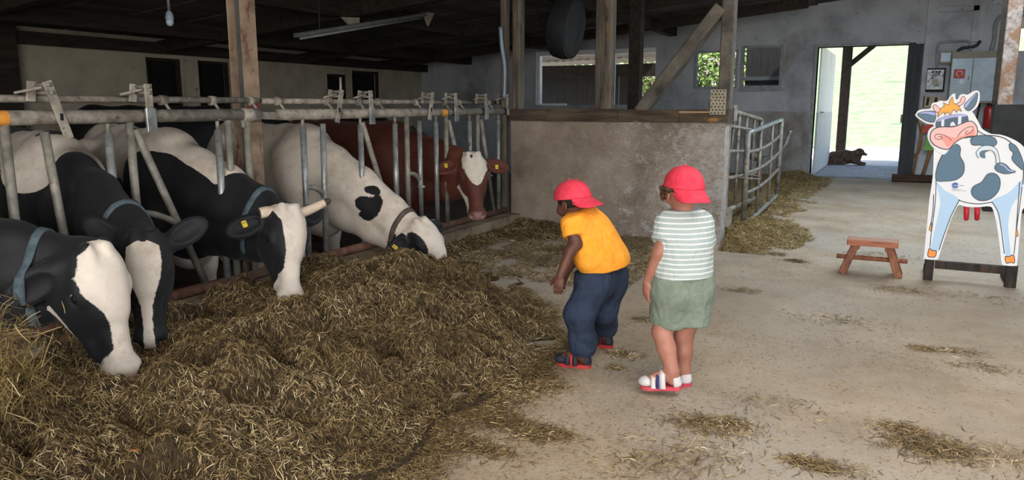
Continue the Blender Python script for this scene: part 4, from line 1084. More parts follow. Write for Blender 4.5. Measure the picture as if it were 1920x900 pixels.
# pale leaf scraps on the heap
for i, (u, v_, lb) in enumerate([(875, 722, 'pale dry leaf lying on the silage heap near its aisle edge'), (252, 845, 'orange-brown leaf scrap low on the silage heap')]):
    c = atZ(u, v_, .12 if i == 0 else .25); z = float(h_main(np.array([c[0]]), np.array([c[1]]))[0]) + .02
    for _ in range(6): c = atZ(u, v_, z); z = float(h_main(np.array([c[0]]), np.array([c[1]]))[0]) + .018
    q = [(-.03, -.008, 0), (-.01, -.018, .006), (.03, -.004, .01), (.02, .012, .004), (-.015, .014, -.002)]
    tag(MB().prism([c + np.array(x) for x in q], (0, 0, -.0015)).build('leaf_scrap', mat('dry_leaf_%d' % i, [lin((196, 176, 140)), lin((214, 196, 164))] if i == 0 else [lin((150, 96, 48)), lin((176, 120, 64))], 30, 4, .8)), lb, 'leaf')
# ------------------------------------------------------------------ the two children
def skin_mat(name, a, b_):
    m = mat(name, [lin(a), lin(b_)], 9, 6, .55, .12, 120, spec=.35)
    bs = m.node_tree.nodes['Principled BSDF']; bs.inputs['Subsurface Weight'].default_value = .12; bs.inputs['Subsurface Radius'].default_value = (.012, .005, .003); bs.inputs['Subsurface Scale'].default_value = .5
    return m
m_skin1 = skin_mat('brown_skin', (74, 44, 34), (98, 62, 48)); m_skin2 = skin_mat('fair_skin', (146, 95, 78), (172, 120, 101))
def cloth(name, a, b_, folds=.6, weave=420):
    m, t, b = new_mat(name)
    r = ramp_node(t, [(.3, lin(a)), (.7, lin(b_))]); t.links.new(noise(t, coords(t), 14, 6, .7), r.inputs[0]); t.links.new(r.outputs[0], b.inputs['Base Color'])
    b.inputs['Roughness'].default_value = .88; b.inputs['Specular IOR Level'].default_value = .15
    ad = N(t, 'ShaderNodeMath', operation='MULTIPLY_ADD'); ad.inputs[1].default_value = .05
    t.links.new(noise(t, coords(t), weave, 2, .5), ad.inputs[0]); t.links.new(noise(t, coords(t, (1.2, 1.2, .7)), 19, 3, .5, .6), ad.inputs[2])
    bump(t, b, ad.outputs[0], folds, .02)
    return m
m_orange_t = cloth('orange_cotton', (238, 148, 42), (250, 170, 64)); m_navy = cloth('navy_jersey', (34, 42, 58), (52, 62, 80), .8)
m_red = cloth('red_cap_cotton', (204, 50, 68), (222, 74, 92), .35); m_sage = cloth('sage_cotton', (108, 118, 104), (130, 139, 124), .8)
# striped T-shirt: pale grey-green with narrow white stripes
m_stripe, t, b = new_mat('striped_cotton')
wv = N(t, 'ShaderNodeTexWave'); wv.wave_type = 'BANDS'; wv.bands_direction = 'Z'; wv.inputs['Scale'].default_value = 13.5; wv.inputs['Distortion'].default_value = .7; wv.inputs['Detail Scale'].default_value = .7; wv.inputs['Detail'].default_value = 1.5
t.links.new(coords(t), wv.inputs['Vector'])
t.links.new(mix(t, maprange(t, wv.outputs['Fac'], .78, .88), lin((160, 171, 167)), lin((214, 215, 211))), b.inputs['Base Color'])
b.inputs['Roughness'].default_value = .9; b.inputs['Specular IOR Level'].default_value = .15
bump(t, b, noise(t, coords(t, (1.2, 1.2, .7)), 19, 3, .5, .6), .6, .02)
m_hair1 = mat('black_hair', [lin((18, 15, 14)), lin((36, 30, 26))], 60, 4, .7, .6, 90); m_hair2 = mat('brown_curls', [lin((52, 34, 22)), lin((92, 64, 44))], 40, 4, .6, .6, 80)
m_sole_d = mat('dark_sandal', [lin((26, 28, 34)), lin((46, 48, 56))], 20, 4, .7, .2, 80); m_sole_r = mat('red_sole', [lin((150, 34, 36)), lin((178, 52, 52))], 20, 4, .6)
m_shoe_w = mat('white_strap', [lin((186, 180, 178)), lin((212, 206, 204))], 20, 4, .7); m_shoe_b = mat('blue_strap', [lin((40, 46, 96)), lin((60, 66, 120))], 20, 4, .7)
m_sole_p = mat('pinkred_sole', [lin((176, 54, 68)), lin((204, 80, 92))], 20, 4, .6)
m_ewhite = mat('eye_white', [lin((220, 218, 214)), lin((232, 230, 226))], 20, 2, .2)

def hand(s, wr, d, pn, side, sc=1.0, curl=.5):
    """palm, four unequal bent fingers and a thumb from the wrist point; pn: direction the palm faces; side: towards the thumb"""
    d = nrm(d); pn = nrm(np.asarray(pn) - d * (np.asarray(pn) @ d)); lt = nrm(np.asarray(side) - d * (np.asarray(side) @ d) - pn * (np.asarray(side) @ pn))
    R = np.array([d, lt, pn])
    s.ell(wr + d * .030 * sc, np.array((.034, .026, .0135)) * sc, R, .012)
    for i, (off, ln) in enumerate(((.018, .042), (.006, .047), (-.006, .044), (-.0165, .035))):
        b0 = wr + (d * .050 + lt * off) * sc; c = curl * (1 + .15 * i)
        p = [b0 - d * .018 * sc, b0]
        for j, (f_, ang) in enumerate(((.42, .35), (.32, .9), (.26, 1.3))):
            a = c * ang; p.append(p[-1] + (d * math.cos(a) + pn * math.sin(a) + lt * off * 3) * ln * f_ * sc)
        s.chain(p, [.0078 * sc, .0072 * sc, .0064 * sc, .0058 * sc, .0046 * sc], .0035)
    t0 = wr + (d * .016 + lt * .018 + pn * .004) * sc
    t1 = t0 + nrm(d * .55 + lt * .75 + pn * .25) * .026 * sc; t2 = t1 + nrm(d * .85 + lt * .3 + pn * .35) * .024 * sc
    s.chain([wr + d * .010 * sc + lt * .006 * sc, t0, t1, t2], [.010 * sc, .0092 * sc, .0075 * sc, .0055 * sc], .006)
def headsdf(s, c, F_, U_, sc=1.0):
    """child's head about centre c, facing F_, crown along U_"""
    F_ = nrm(F_); U_ = nrm(np.asarray(U_) - F_ * (np.asarray(U_) @ F_)); S_ = np.cross(U_, F_); R = np.array([F_, S_, U_])
    q = lambda f, l, u: c + (F_ * f + S_ * l + U_ * u) * sc
    s.ell(q(-.010, 0, .022), np.array((.092, .074, .082)) * sc, R, .03)
    s.ell(q(.022, 0, -.035), np.array((.060, .056, .062)) * sc, R, .03)
    s.ell(q(.058, 0, -.072), np.array((.020, .022, .018)) * sc, R, .025)
    s.cone(q(.078, 0, -.004), q(.094, 0, -.032), .009 * sc, .0125 * sc, .012)
    s.cone(q(.078, -.017, -.058), q(.078, .017, -.058), .007 * sc, .007 * sc, .008)
    s.cone(q(.092, -.015, -.052), q(.092, .015, -.052), .0025 * sc, .0025 * sc, .004, 'd')
    for l in (-1, 1):
        s.ell(q(.086, l * .031, .0), np.array((.014, .016, .012)) * sc, R, .012, 'd')
        s.ell(q(.05, l * .045, -.04), np.array((.026, .02, .024)) * sc, R, .02)
        s.ell(q(-.008, l * .078, -.018), np.array((.018, .008, .028)) * sc, R, .008)
        s.ell(q(-.004, l * .084, -.018), np.array((.009, .005, .016)) * sc, R, .004, 'd')
    return q, R
def cap(person, c, F_, U_, sc, back_dir, drop):
    """baseball cap worn backwards: panelled dome, brim over the nape, button"""
    F_ = nrm(F_); U_ = nrm(np.asarray(U_) - F_ * (np.asarray(U_) @ F_)); S_ = np.cross(U_, F_)
    rx, ry, rz = .105 * sc, .088 * sc, .092 * sc
    base = c + U_ * .018 * sc - F_ * .008
    V = []; n, k = 14, 48; tilt = .16
    for i in range(n + 1):
        th = (math.pi / 2 + .05) * i / n
        for j in range(k):
            a = 2 * math.pi * j / k; rr = math.sin(th) ** .9 if th > 0 else 0
            seam = 1 - .012 * max(0, 1 - abs(((a * 6 / (2 * math.pi)) % 1) - .5) * 14 if abs(((a * 6 / (2 * math.pi)) % 1) - .5) < .07 else 0)
            x, y, z = math.cos(a) * rx * rr * seam, math.sin(a) * ry * rr * seam, math.cos(th) * rz
            z = z - tilt * (-x) * (1 - max(0, math.cos(th))) * .6
            V.append(base + F_ * x + S_ * y + U_ * z)
    V = np.array(V); inner = base + (V - base) * .965
    F = [(i * k + j, i * k + (j + 1) % k, (i + 1) * k + (j + 1) % k, (i + 1) * k + j) for i in range(n) for j in range(k)]
    m_ = (n + 1) * k
    F2 = [(m_ + a, m_ + d, m_ + c2, m_ + b2) for a, b2, c2, d in F] + [(n * k + j, n * k + (j + 1) % k, m_ + n * k + (j + 1) % k, m_ + n * k + j) for j in range(k)]
    o = MB().add(np.vstack([V, inner]), F + F2).build('cap', m_red, person, True, False)
    tag(o, 'red baseball cap worn back to front')
    # brim
    W = []; nu, nv = 24, 8
    for i in range(nu + 1):
        a = math.pi + (i / nu - .5) * 2.05
        e = base + F_ * math.cos(a) * rx * .985 + S_ * math.sin(a) * ry * .985 + U_ * (tilt * .6 * math.cos(a) * rx - .004)
        ln = .078 * sc * max(0.0, 1 - abs(2 * (i / nu - .5)) ** 3.2) ** .5
        for j in range(nv + 1):
            q = j / nv
            W.append(e + (-F_ * .92 + S_ * math.sin(a) * .16) * ln * q - U_ * (drop * ln * q + .012 * sc * q * (2 * (i / nu - .5)) ** 2 * 2.2))
    W = np.array(W); mm = (nu + 1) * (nv + 1)
    F = [(i * (nv + 1) + j, i * (nv + 1) + j + 1, (i + 1) * (nv + 1) + j + 1, (i + 1) * (nv + 1) + j) for i in range(nu) for j in range(nv)]
    F2 = [(mm + a, mm + d, mm + c2, mm + b2) for a, b2, c2, d in F]
    edge = [(i * (nv + 1) + nv, (i + 1) * (nv + 1) + nv, mm + (i + 1) * (nv + 1) + nv, mm + i * (nv + 1) + nv) for i in range(nu)]
    edge += [(j, j + 1, mm + j + 1, mm + j) for j in range(nv)] + [(nu * (nv + 1) + j, nu * (nv + 1) + j + 1, mm + nu * (nv + 1) + j + 1, mm + nu * (nv + 1) + j) for j in range(nv)]
    MB().add(np.vstack([W, W - U_ * .004]), F + F2 + edge).build('brim', m_red, o, True)
    MB().sphere(base + U_ * rz, .008, 10, 6).build('button', m_red, o, True)
    band = [base + F_ * math.cos(a) * rx * 1.0 + S_ * math.sin(a) * ry * 1.0 + U_ * (tilt * .6 * math.cos(a) * rx - .000) for a in np.linspace(0, 2 * math.pi, 49)]
    MB().tube(band, .0035, 6, False).build('seam', m_red, o, True)
    return o
def sandal(person, heel, toe_dir, up, ln, m_up, m_sole, extra, sc=1.0, label=None):
    """sole outline extruded, toe cap, heel cup and straps over the foot"""
    d = nrm(toe_dir); up = nrm(np.asarray(up) - d * (np.asarray(up) @ d)); l = np.cross(up, d)
    out = [(0, -.022), (-.006, 0), (0, .022), (.25, .028), (.55, .031), (.8, .034), (.95, .022), (1.02, 0), (.95, -.024), (.8, -.032), (.5, -.026), (.25, -.026)]
    c2 = crom([np.array((a * (ln if abs(a) > .01 else 1), b_)) for a, b_ in out], 4)
    P = [heel + d * a + l * b_ * sc for a, b_ in c2]
    o = MB().prism(P, up * .018).build('sandal', m_sole, person)
    s = Sdf()
    R = np.array([d, l, up])
    s.ell(heel + d * ln * .84 + up * .036, (.042, .034 * sc, .026), R, .01); s.plane(heel + d * ln * .70, -d, .004); s.plane(heel + up * .017, -up, .003)
    V, F = s.mesh(.006); npmesh('toe_cap', V, F, m_up, o)
    s = Sdf(); s.cone(heel + d * .024 + up * .03, heel + d * .030 + up * .068, .031 * sc, .029 * sc, .01); s.plane(heel + d * .026, d, .003); s.plane(heel + up * .066, up, .003); s.plane(heel + up * .017, -up, .003)
    V, F = s.mesh(.006); npmesh('heel_cup', V, F, m_up, o)
    def strap(q, mm, w_=.018, h_=.055, nm='strap'):
        pts = [heel + d * (ln * q - (.03 if q < .4 else 0) * math.sin(a) * 0) + l * (math.cos(a) * .0345 * sc) * (1 if q > .4 else 1.06) + up * (.014 + (math.sin(a) ** .55) * h_) for a in np.linspace(0, math.pi, 13)]
        mb = MB(); V = []; 
        for p in pts: V += [p - d * w_ / 2, p + d * w_ / 2]
        cen = heel + d * ln * q + up * .016
        V2 = [x + nrm(x - cen) * .005 for x in V]; n = len(V)
        F = [(2 * i, 2 * i + 1, 2 * i + 3, 2 * i + 2) for i in range(12)]
        F2 = [tuple(n + x for x in f[::-1]) for f in F]; E_ = [(2 * i, 2 * i + 2, n + 2 * i + 2, n + 2 * i) for i in range(12)] + [(2 * i + 1, n + 2 * i + 1, n + 2 * i + 3, 2 * i + 3) for i in range(12)]
        mb.add(V + V2, F + F2 + E_).build(nm, mm, o, True)
    for (q, mm, w_, h_) in extra: strap(q, mm, w_, h_)
    if label: o['label'] = label
    return o

# --- child in orange, bending towards the cows -----------------------------------------------
W1 = float(atZ(1085, 684) @ FWH)
J = lambda u, v_, dd=0.0: atW(u, v_, W1 + dd)
FACE1 = nrm(-RT * .66 + FWH * .66 - UPV * .22); UP1 = nrm(UPV * .95 - RT * .16 + FWH * .12)
hc1 = J(1073, 377, .06)
foot1L = J(1092, 680, -.03); foot1L[2] = .018
foot1R = atZ(1134, 650); foot1R[2] = .018
hip = J(1128, 522, .07)
s = Sdf()
headsdf(s, hc1, FACE1, UP1, .98)
s.cone(J(1088, 400, .06), hc1 - UP1 * .05 - FACE1 * .02, .036, .036, .03)
s.chain([J(1096, 422, .06), J(1112, 460, .07), J(1130, 515, .07)], [.055, .07, .075], .05)
for dd, uu in ((-.085, 1072), (.16, 1108)):
    s.cone(J(1096, 422, .06), J(uu, 422, dd), .045, .036, .03)
wr1 = J(1050, 517, -.16)
s.chain([J(1070, 420, -.08), J(1080, 458, -.11), J(1070, 470, -.13), wr1], [.040, .031, .029, .019], .015)
hand(s, wr1, J(1046, 545, -.17) - wr1, RT * .3 + FWH * .6 - UPV * .1, -RT * .8 - FWH * .3, 1.05, .55)
wr1b = J(1062, 512, .30)
s.chain([J(1106, 425, .17), J(1090, 470, .26), wr1b], [.038, .031, .019], .015)
hand(s, wr1b, J(1050, 540, .31) - wr1b, RT * .4 - FWH * .5, -RT * .8 + FWH * .3, 1.05, .5)
kL, kR = J(1086, 592, -.05), J(1132, 585, .14)
aL = foot1L + [0, 0, .085]; aR = foot1R + [0, 0, .085]
s.chain([J(1116, 530, .0), kL, aL], [.078, .054, .034], .04)
s.chain([J(1140, 530, .13), kR, aR], [.078, .054, .034], .04)
td1 = nrm(-RT * .93 + FWH * .28); td1b = nrm(-RT * .80 + FWH * .45)
for ft, td in ((foot1L, td1), (foot1R, td1b)):
    s.chain([ft + [0, 0, .06] - td * .005, ft + td * .06 + [0, 0, .035], ft + td * .105 + [0, 0, .022]], [.034, .028, .024], .02)
    s.ell(ft - td * .015 + [0, 0, .024], (.03, .028, .026), None, .02)
fl = [(np.minimum(wr1, wr1 + nrm(J(1046, 545, -.17) - wr1) * .13) - .05, np.maximum(wr1, wr1 + nrm(J(1046, 545, -.17) - wr1) * .13) + .05, .0034),
      (hc1 - .13, hc1 + .13, .005)]
V, F = s.mesh(.011, fl)
p1 = npmesh('person', V, F, m_skin1, None)
tag(p1, 'child in orange T-shirt, dark blue trousers and red cap bending towards the feed', 'person')
c1 = cap(p1, hc1, FACE1, UP1, 1.0, None, .60)
# hair under the cap
s = Sdf(); q_, R_ = headsdf(Sdf(), hc1, FACE1, UP1, .98)
s.ell(q_(-.016, 0, .016), (.092, .079, .082), R_, .02); s.plane(q_(.045, 0, .0), R_[0] * 1.0 - R_[2] * .2, .004); s.plane(q_(0, 0, -.035), -R_[2], .01)
V, F = s.mesh(.009); npmesh('hair', V, F, m_hair1, p1)
for l in (-1, 1): MB().sphere(q_(.060, l * .031, .0), .0115, 12, 8).build('eye', m_ewhite, p1, True)
# T-shirt
s = Sdf()
s.cone(J(1086, 396, .06), J(1094, 414, .06), .050, .07, .05); s.cone(J(1090, 408, .06), J(1073, 415, -.06), .048, .044, .05); s.cone(J(1092, 408, .06), J(1110, 414, .15), .048, .044, .05)
s.chain([J(1094, 412, .06), J(1108, 445, .07), J(1128, 498, .075)], [.078, .100, .112], .04)
s.cone(J(1084, 428, -.04), J(1108, 482, -.02), .060, .080, .10); s.cone(J(1112, 424, .15), J(1144, 486, .16), .058, .070, .10)
s.cone(J(1116, 436, .06), J(1143, 484, .06), .06, .088, .10)
hem_c = J(1128, 503, .07); hem_n = nrm(J(1128, 499, .07) - J(1116, 452, .07)); hem_n = nrm(hem_n - UPV * .35)
s.plane(hem_c, hem_n, .004)
slv = Sdf(); slv.cone(J(1072, 418, -.075), J(1074, 446, -.10), .044, .052, .02)
e0 = J(1074, 441, -.10); slv.plane(e0, nrm(J(1078, 452, -.105) - J(1070, 420, -.08)), .003)
s.sub(slv, .03)
slv = Sdf(); slv.cone(J(1108, 415, .165), J(1100, 448, .21), .050, .052, .02); slv.plane(J(1100, 446, .21), nrm(J(1098, 452, .22) - J(1108, 425, .17)), .003)
s.sub(slv, .03)
s.plane(J(1085, 390, .06), nrm(J(1082, 380, .06) - J(1096, 430, .065)), .012)
V, F = s.mesh(.008)
ts1 = npmesh('t_shirt', V, F, m_orange_t, p1)
# printed patch on the hem
pc = s.surf(J(1096, 488, .0), -FWH, .3)
# trousers
s = Sdf()
s.cone(J(1112, 512, .03), J(1146, 510, .12), .094, .090, .05)
s.cone(J(1118, 530, .02), J(1140, 530, .13), .092, .090, .05)
s.chain([J(1114, 535, .0), kL + [0, 0, .01], aL + [0, 0, .035], aL + [0, 0, -.02]], [.094, .075, .064, .060], .04)
s.chain([J(1142, 535, .13), kR + [0, 0, .01], aR + [0, 0, .035], aR + [0, 0, -.02]], [.092, .070, .060, .056], .04)
for k_, (ax_, r_) in enumerate(((aL, .061), (aR, .056))):       # gathered fabric above the cuffs
    for zz in (.0, .035, .07): s.ell(ax_ + [0, 0, zz], (r_ + .008, r_ + .008, .014), None, .02)
s.plane(J(1128, 496, .07), nrm(J(1122, 470, .07) - J(1132, 520, .07)), .004)
s.plane(aL + [0, 0, -.035], -UPV, .004)
V, F = s.mesh(.008); tr = npmesh('trousers', V, F, m_navy, p1)
sandal(p1, foot1L - td1 * .040 + np.array([0, 0, -.018]), td1, UPV, .178, m_sole_d, m_sole_r, [(.40, m_sole_d, .022, .078), (.52, m_sole_r, .012, .066), (.64, m_sole_d, .02, .055)], 1.1, 'black sandal with red sole and straps')
sandal(p1, foot1R - td1b * .040 + np.array([0, 0, -.018]), td1b, UPV, .175, m_sole_d, m_sole_r, [(.40, m_sole_d, .022, .078), (.62, m_sole_d, .02, .056)], 1.1, 'black sandal with red sole')

# --- child in the striped T-shirt, walking off -------------------------------------------------
W2 = float(atZ(1280, 730) @ FWH)
J = lambda u, v_, dd=0.0: atW(u, v_, W2 + dd)
FACE2 = nrm(-RT * .20 + FWH * .95 - UPV * .06); UP2 = nrm(UPV + FWH * .05)
SL2 = np.cross(UPV, nrm(FACE2 * [1, 1, 0]))                    # child's left
hc2 = J(1281, 356, .0)
s = Sdf()
headsdf(s, hc2, FACE2, UP2, 1.0)
s.cone(J(1280, 400, .0), hc2 - UP2 * .05 - FACE2 * .012, .037, .038, .03)
s.chain([J(1282, 418, .0), J(1282, 460, .01), J(1279, 520, .0)], [.060, .075, .078], .05)
s.cone(J(1282, 416, 0), J(1250, 418, -.02), .045, .036, .03); s.cone(J(1282, 416, 0), J(1316, 416, .04), .045, .036, .03)
wr2 = J(1214, 528, .0)
s.chain([J(1246, 415, -.02), J(1244, 462, -.045), J(1237, 474, -.045), wr2], [.043, .035, .033, .021], .015)
hd2 = J(1210, 562, .01) - wr2
hand(s, wr2, hd2, RT * .7 + FWH * .25, -FWH * .7 - RT * .3 + UPV * .1, 1.12, .5)
wr2b = J(1322, 500, .22)
s.chain([J(1320, 413, .04), J(1326, 465, .07), wr2b], [.041, .033, .021], .015)
hand(s, wr2b, J(1312, 530, .27) - wr2b, -RT * .7, FWH * .8, 1.1, .5)
kL, kR = J(1241, 622, .0), J(1282, 630, .07)
aL, aR = J(1260, 694, -.08), J(1280, 698, .07)
s.chain([J(1260, 560, .0), kL, kL * .6 + aL * .4 - FWH * .012, aL], [.072, .048, .045, .031], .012)
s.chain([J(1300, 560, .03), kR, kR * .6 + aR * .4 - FWH * .012, aR], [.072, .046, .043, .030], .012)
tdL = nrm(-RT * .90 + FWH * .34 - UPV * .10); tdR = nrm(-RT * .55 + FWH * .80)
footL = aL - UPV * .075; footR = aR.copy(); footR[2] = .018
for ft, td in ((footL, tdL), (footR, tdR)):
    upf = nrm(UPV - td * (UPV @ td))
    s.chain([ft + upf * .062 - td * .005, ft + td * .06 + upf * .035, ft + td * .105 + upf * .022], [.034, .028, .024], .02)
    s.ell(ft - td * .015 + upf * .024, (.03, .028, .026), None, .02)
fl = [(np.minimum(wr2, wr2 + nrm(hd2) * .13) - .05, np.maximum(wr2, wr2 + nrm(hd2) * .13) + .05, .0034), (hc2 - .13, hc2 + .13, .005)]
V, F = s.mesh(.011, fl)
p2 = npmesh('person', V, F, m_skin2, None)
tag(p2, 'child in pale striped T-shirt, sage green shorts and red cap stepping off', 'person')
cap(p2, hc2, FACE2, UP2, 1.02, None, .62)
s = Sdf(); q_, R_ = headsdf(Sdf(), hc2, FACE2, UP2, 1.0)
s.ell(q_(-.016, 0, .014), (.092, .080, .084), R_, .02); s.plane(q_(.050, 0, .0), R_[0], .004); s.plane(q_(0, 0, -.012), -R_[2], .02)
g = random.Random(3)
for l in (-1, 1):
    for i in range(26):                                    # curls at the temples
        c = q_(g.uniform(-.03, .058), l * g.uniform(.068, .092), g.uniform(-.045, .012)); s.ell(c, (g.uniform(.008, .014),) * 3, None, .006)
V, F = s.mesh(.006); npmesh('hair', V, F, m_hair2, p2)
for l in (-1, 1): MB().sphere(q_(.060, l * .031, .0), .0115, 12, 8).build('eye', m_ewhite, p2, True)
s = Sdf()
s.cone(J(1281, 394, .0), J(1282, 414, .0), .046, .06, .04); s.cone(J(1281, 407, .0), J(1251, 418, -.02), .046, .042, .03); s.cone(J(1281, 407, .0), J(1315, 416, .03), .046, .042, .03)
s.chain([J(1282, 424, .0), J(1283, 455, .0), J(1281, 515, -.005)], [.080, .096, .100], .06)
s.cone(J(1260, 430, -.02), J(1257, 505, -.015), .058, .072, .09); s.cone(J(1306, 428, .03), J(1305, 505, .025), .056, .072, .09)
slv = Sdf(); slv.cone(J(1249, 420, -.02), J(1243, 450, -.04), .044, .054, .02); slv.plane(J(1243, 448, -.04), nrm(J(1242, 460, -.05) - J(1247, 412, -.02)), .003); s.sub(slv, .03)
slv = Sdf(); slv.cone(J(1315, 418, .04), J(1323, 450, .065), .042, .050, .02); slv.plane(J(1324, 462, .07), nrm(J(1326, 465, .07) - J(1318, 412, .04)), .003); s.sub(slv, .03)
s.plane(J(1281, 518, 0), nrm(-UPV + RT * .03), .004); s.plane(J(1280, 392, 0), UPV, .012)
V, F = s.mesh(.008); npmesh('t_shirt', V, F, m_stripe, p2)
s = Sdf()
s.cone(J(1262, 525, -.0), J(1296, 524, .02), .100, .098, .05)
s.cone(J(1260, 545, -.005), J(1300, 545, .02), .098, .096, .05)
sl_ = Sdf(); sl_.chain([J(1260, 550, -.0), J(1252, 606, .035)], [.100, .092], .04); sl_.plane(J(1254, 604, .03), nrm(J(1248, 620, .05) - J(1262, 560, 0) + UPV * -.05), .004); s.sub(sl_, .03)
sl_ = Sdf(); sl_.chain([J(1300, 550, .02), J(1299, 606, .01)], [.096, .082], .04); sl_.plane(J(1299, 608, .01), nrm(-UPV), .004); s.sub(sl_, .02)
s.plane(J(1281, 512, 0), UPV, .004)
V, F = s.mesh(.008); npmesh('shorts', V, F, m_sage, p2)
upL = nrm(UPV - tdL * (UPV @ tdL))
sandal(p2, footL - tdL * .040 - upL * .018, tdL, upL, .185, m_shoe_w, m_sole_p, [(.40, m_shoe_w, .026, .078), (.52, m_shoe_b, .012, .066), (.64, m_shoe_w, .02, .055)], 1.1, 'lifted white sandal with pink-red sole')
sandal(p2, footR - tdR * .040 + np.array([0, 0, -.018]), tdR, UPV, .185, m_shoe_w, m_sole_p, [(.40, m_shoe_w, .026, .078), (.62, m_shoe_w, .02, .056)], 1.1, 'white sandal with pink-red sole standing on the floor')
# ------------------------------------------------------------------ painted cow board on its stand
BY = 6.66
def zz(x0, y0, sc): return lambda pts: [(x0 + x / sc, y0 + y / sc) for x, y in pts]
zh = zz(1700, 160, 6.925); zb = zz(1690, 150, 2.1957); zl = zz(1720, 380, 5.295)
def on(pts, y): return np.array([atY(u, v_, BY) * [1, 0, 1] + [0, BY + y, 0] for u, v_ in pts])
def flat(c): 
    return mat('print_%d_%d_%d' % c, [lin(c), lin(tuple(min(255, x + 5) for x in c))], 3, 3, .45, spec=.4)
pw = (232, 234, 238); pb = (74, 108, 132); pd = (34, 36, 50); plb = (178, 208, 236); ppk = (244, 190, 184); ppk2 = (238, 150, 140); por = (244, 168, 48); plil = (168, 172, 226)
cb_ = thing('cow_board', 'painted cut-out cow board with sunglasses on a dark stand', 'cow board', (.54, BY, 0))
outline = [(1717, 213.7), (1723.8, 206.2), (1741.9, 204), (1745.5, 201.9), (1745.9, 197.8), (1748.4, 193.5), (1753.4, 192), (1759.2, 191), (1762, 188.6), (1772, 189.6), (1777, 187.4), (1780.9, 181.7), (1786.6, 176.2), (1791, 175.6),
           (1791.3, 183.8), (1793.9, 186.7), (1797, 184.5), (1799.6, 178.8), (1806, 176.2), (1812, 177.6), (1815.5, 177), (1824.2, 171.6), (1830.7, 169.8), (1835.7, 171.6), (1837.2, 178.8), (1835.7, 193.2), (1828.5, 204.8), (1817, 213.4),
           (1819.9, 222.1), (1830, 227.9), (1836.5, 236.5), (1844.4, 243.8), (1858.8, 251), (1875, 252.5), (1890.4, 257), (1908.6, 266), (1922, 277), (1932, 292), (1939, 320), (1938, 350), (1930, 385), (1916.4, 395), (1911.7, 442.3), (1907, 493), (1905, 498.6),
           (1883, 497.4), (1877.7, 491.4), (1874.9, 465), (1869.2, 423.4), (1863.5, 398.9), (1857, 387.2), (1833.3, 388.5), (1810.6, 387.6), (1799.3, 384.2), (1792.7, 391.3), (1782.3, 414), (1772.9, 442.3), (1765.3, 465), (1760.6, 480.1), (1756, 487.0),
           (1733, 485.4), (1732.6, 480), (1736, 442.3), (1739.8, 404.6), (1742.5, 375), (1749, 330), (1750.6, 286.6), (1750.6, 278), (1744.8, 271.2), (1739.3, 258.2), (1739.7, 249.5), (1743.3, 241.6), (1750.5, 236.5), (1749.0, 233.6), (1737.5, 231.5), (1726, 225), (1717, 217.8)]
outline = [(min(u, 1917 + (u - 1917) * .75) if u > 1917 else u, v_) for u, v_ in outline]
MB().prism(on(crom(outline, 3), 0), (0, .014, 0)).build('board', flat(pw), cb_)
lay = [0]
def patch(name, pts, col, n=4, parent=None, curve=True):
    lay[0] += 1
    q = crom(pts, n) if curve else np.array(pts)
    return MB().prism(on(q, -.0004 - .00022 * lay[0]), (0, .0004 + .00022 * lay[0] - .0001, 0)).build(name, flat(col), parent or cb_)
def stroke(name, pts, wpx, col=pd, closed=False, parent=None):
    lay[0] += 1
    q = crom(pts, 5, closed)
    n = len(q); T = np.array([q[(i + 1) % n if closed else min(i + 1, n - 1)] - q[(i - 1) if closed else max(i - 1, 0)] for i in range(n)])
    T /= np.linalg.norm(T, axis=1)[:, None] + 1e-9; Nn = np.stack([-T[:, 1], T[:, 0]], 1) * wpx / 2
    y = -.0004 - .00022 * lay[0]
    V = np.vstack([on(q + Nn, y), on(q - Nn, y)]); F = [(i, (i + 1) % n, n + (i + 1) % n, n + i) for i in range(n if closed else n - 1)]
    return MB().add(V, F).build(name, flat(col), parent or cb_)
# body outline, pale blue leg shading, hooves
LB = zl([(165, 0), (240, 60), (235, 120), (205, 300), (175, 470), (195, 478), (230, 360), (290, 200), (330, 100), (400, 0), (330, -60), (200, -130), (140, -140)])
patch('leg_shade', zb([(143, 420), (180, 455), (235, 492), (205, 560), (170, 650), (150, 705), (122, 700), (150, 560), (160, 500)]), plb)
patch('leg_shade', zb([(500, 410), (440, 465), (375, 497), (400, 545), (420, 640), (430, 720), (450, 722), (440, 600), (455, 520), (490, 470)]), plb)
stroke('leg_line', zb([(143, 410), (141, 480), (133, 560), (122, 640), (118, 690)]), 1.5)
stroke('leg_line', zb([(240, 492), (205, 560), (175, 640), (155, 700)]), 1.6)
stroke('leg_line', zb([(372, 500), (398, 545), (412, 620), (424, 715)]), 1.6)
stroke('leg_line', zb([(497, 440), (487, 520), (476, 600), (464, 715)]), 1.5)
stroke('belly_line', zb([(235, 494), (270, 505), (320, 510), (375, 503)]), 1.6)
for pts in ([(118, 455), (105, 530), (150, 540), (178, 535), (188, 480), (150, 475)], [(873, 535), (880, 595), (900, 600), (925, 592), (965, 595), (955, 518), (910, 535)]):
    o = patch('hoof', zl(pts), (246, 150, 60)); stroke('hoof_line', zl(pts), 1.4, closed=True, parent=o)
for pts in ([(142, 195), (118, 265), (138, 275)], [(985, 250), (978, 325), (1000, 325)]):
    o = patch('milk_drop', zl(pts), por, 3); stroke('drop_line', zl(pts), 1.2, closed=True, parent=o)
stroke('body_line', zb([(133, 470), (130, 540), (120, 600)]), 1.5); stroke('body_line', zb([(487, 420), (480, 520), (473, 610)]), 1.5)
stroke('back_line', zb([(143, 410), (150, 350), (185, 285), (230, 248), (290, 234), (360, 228), (420, 238), (462, 268), (490, 310), (503, 360), (500, 430)]), 1.8)
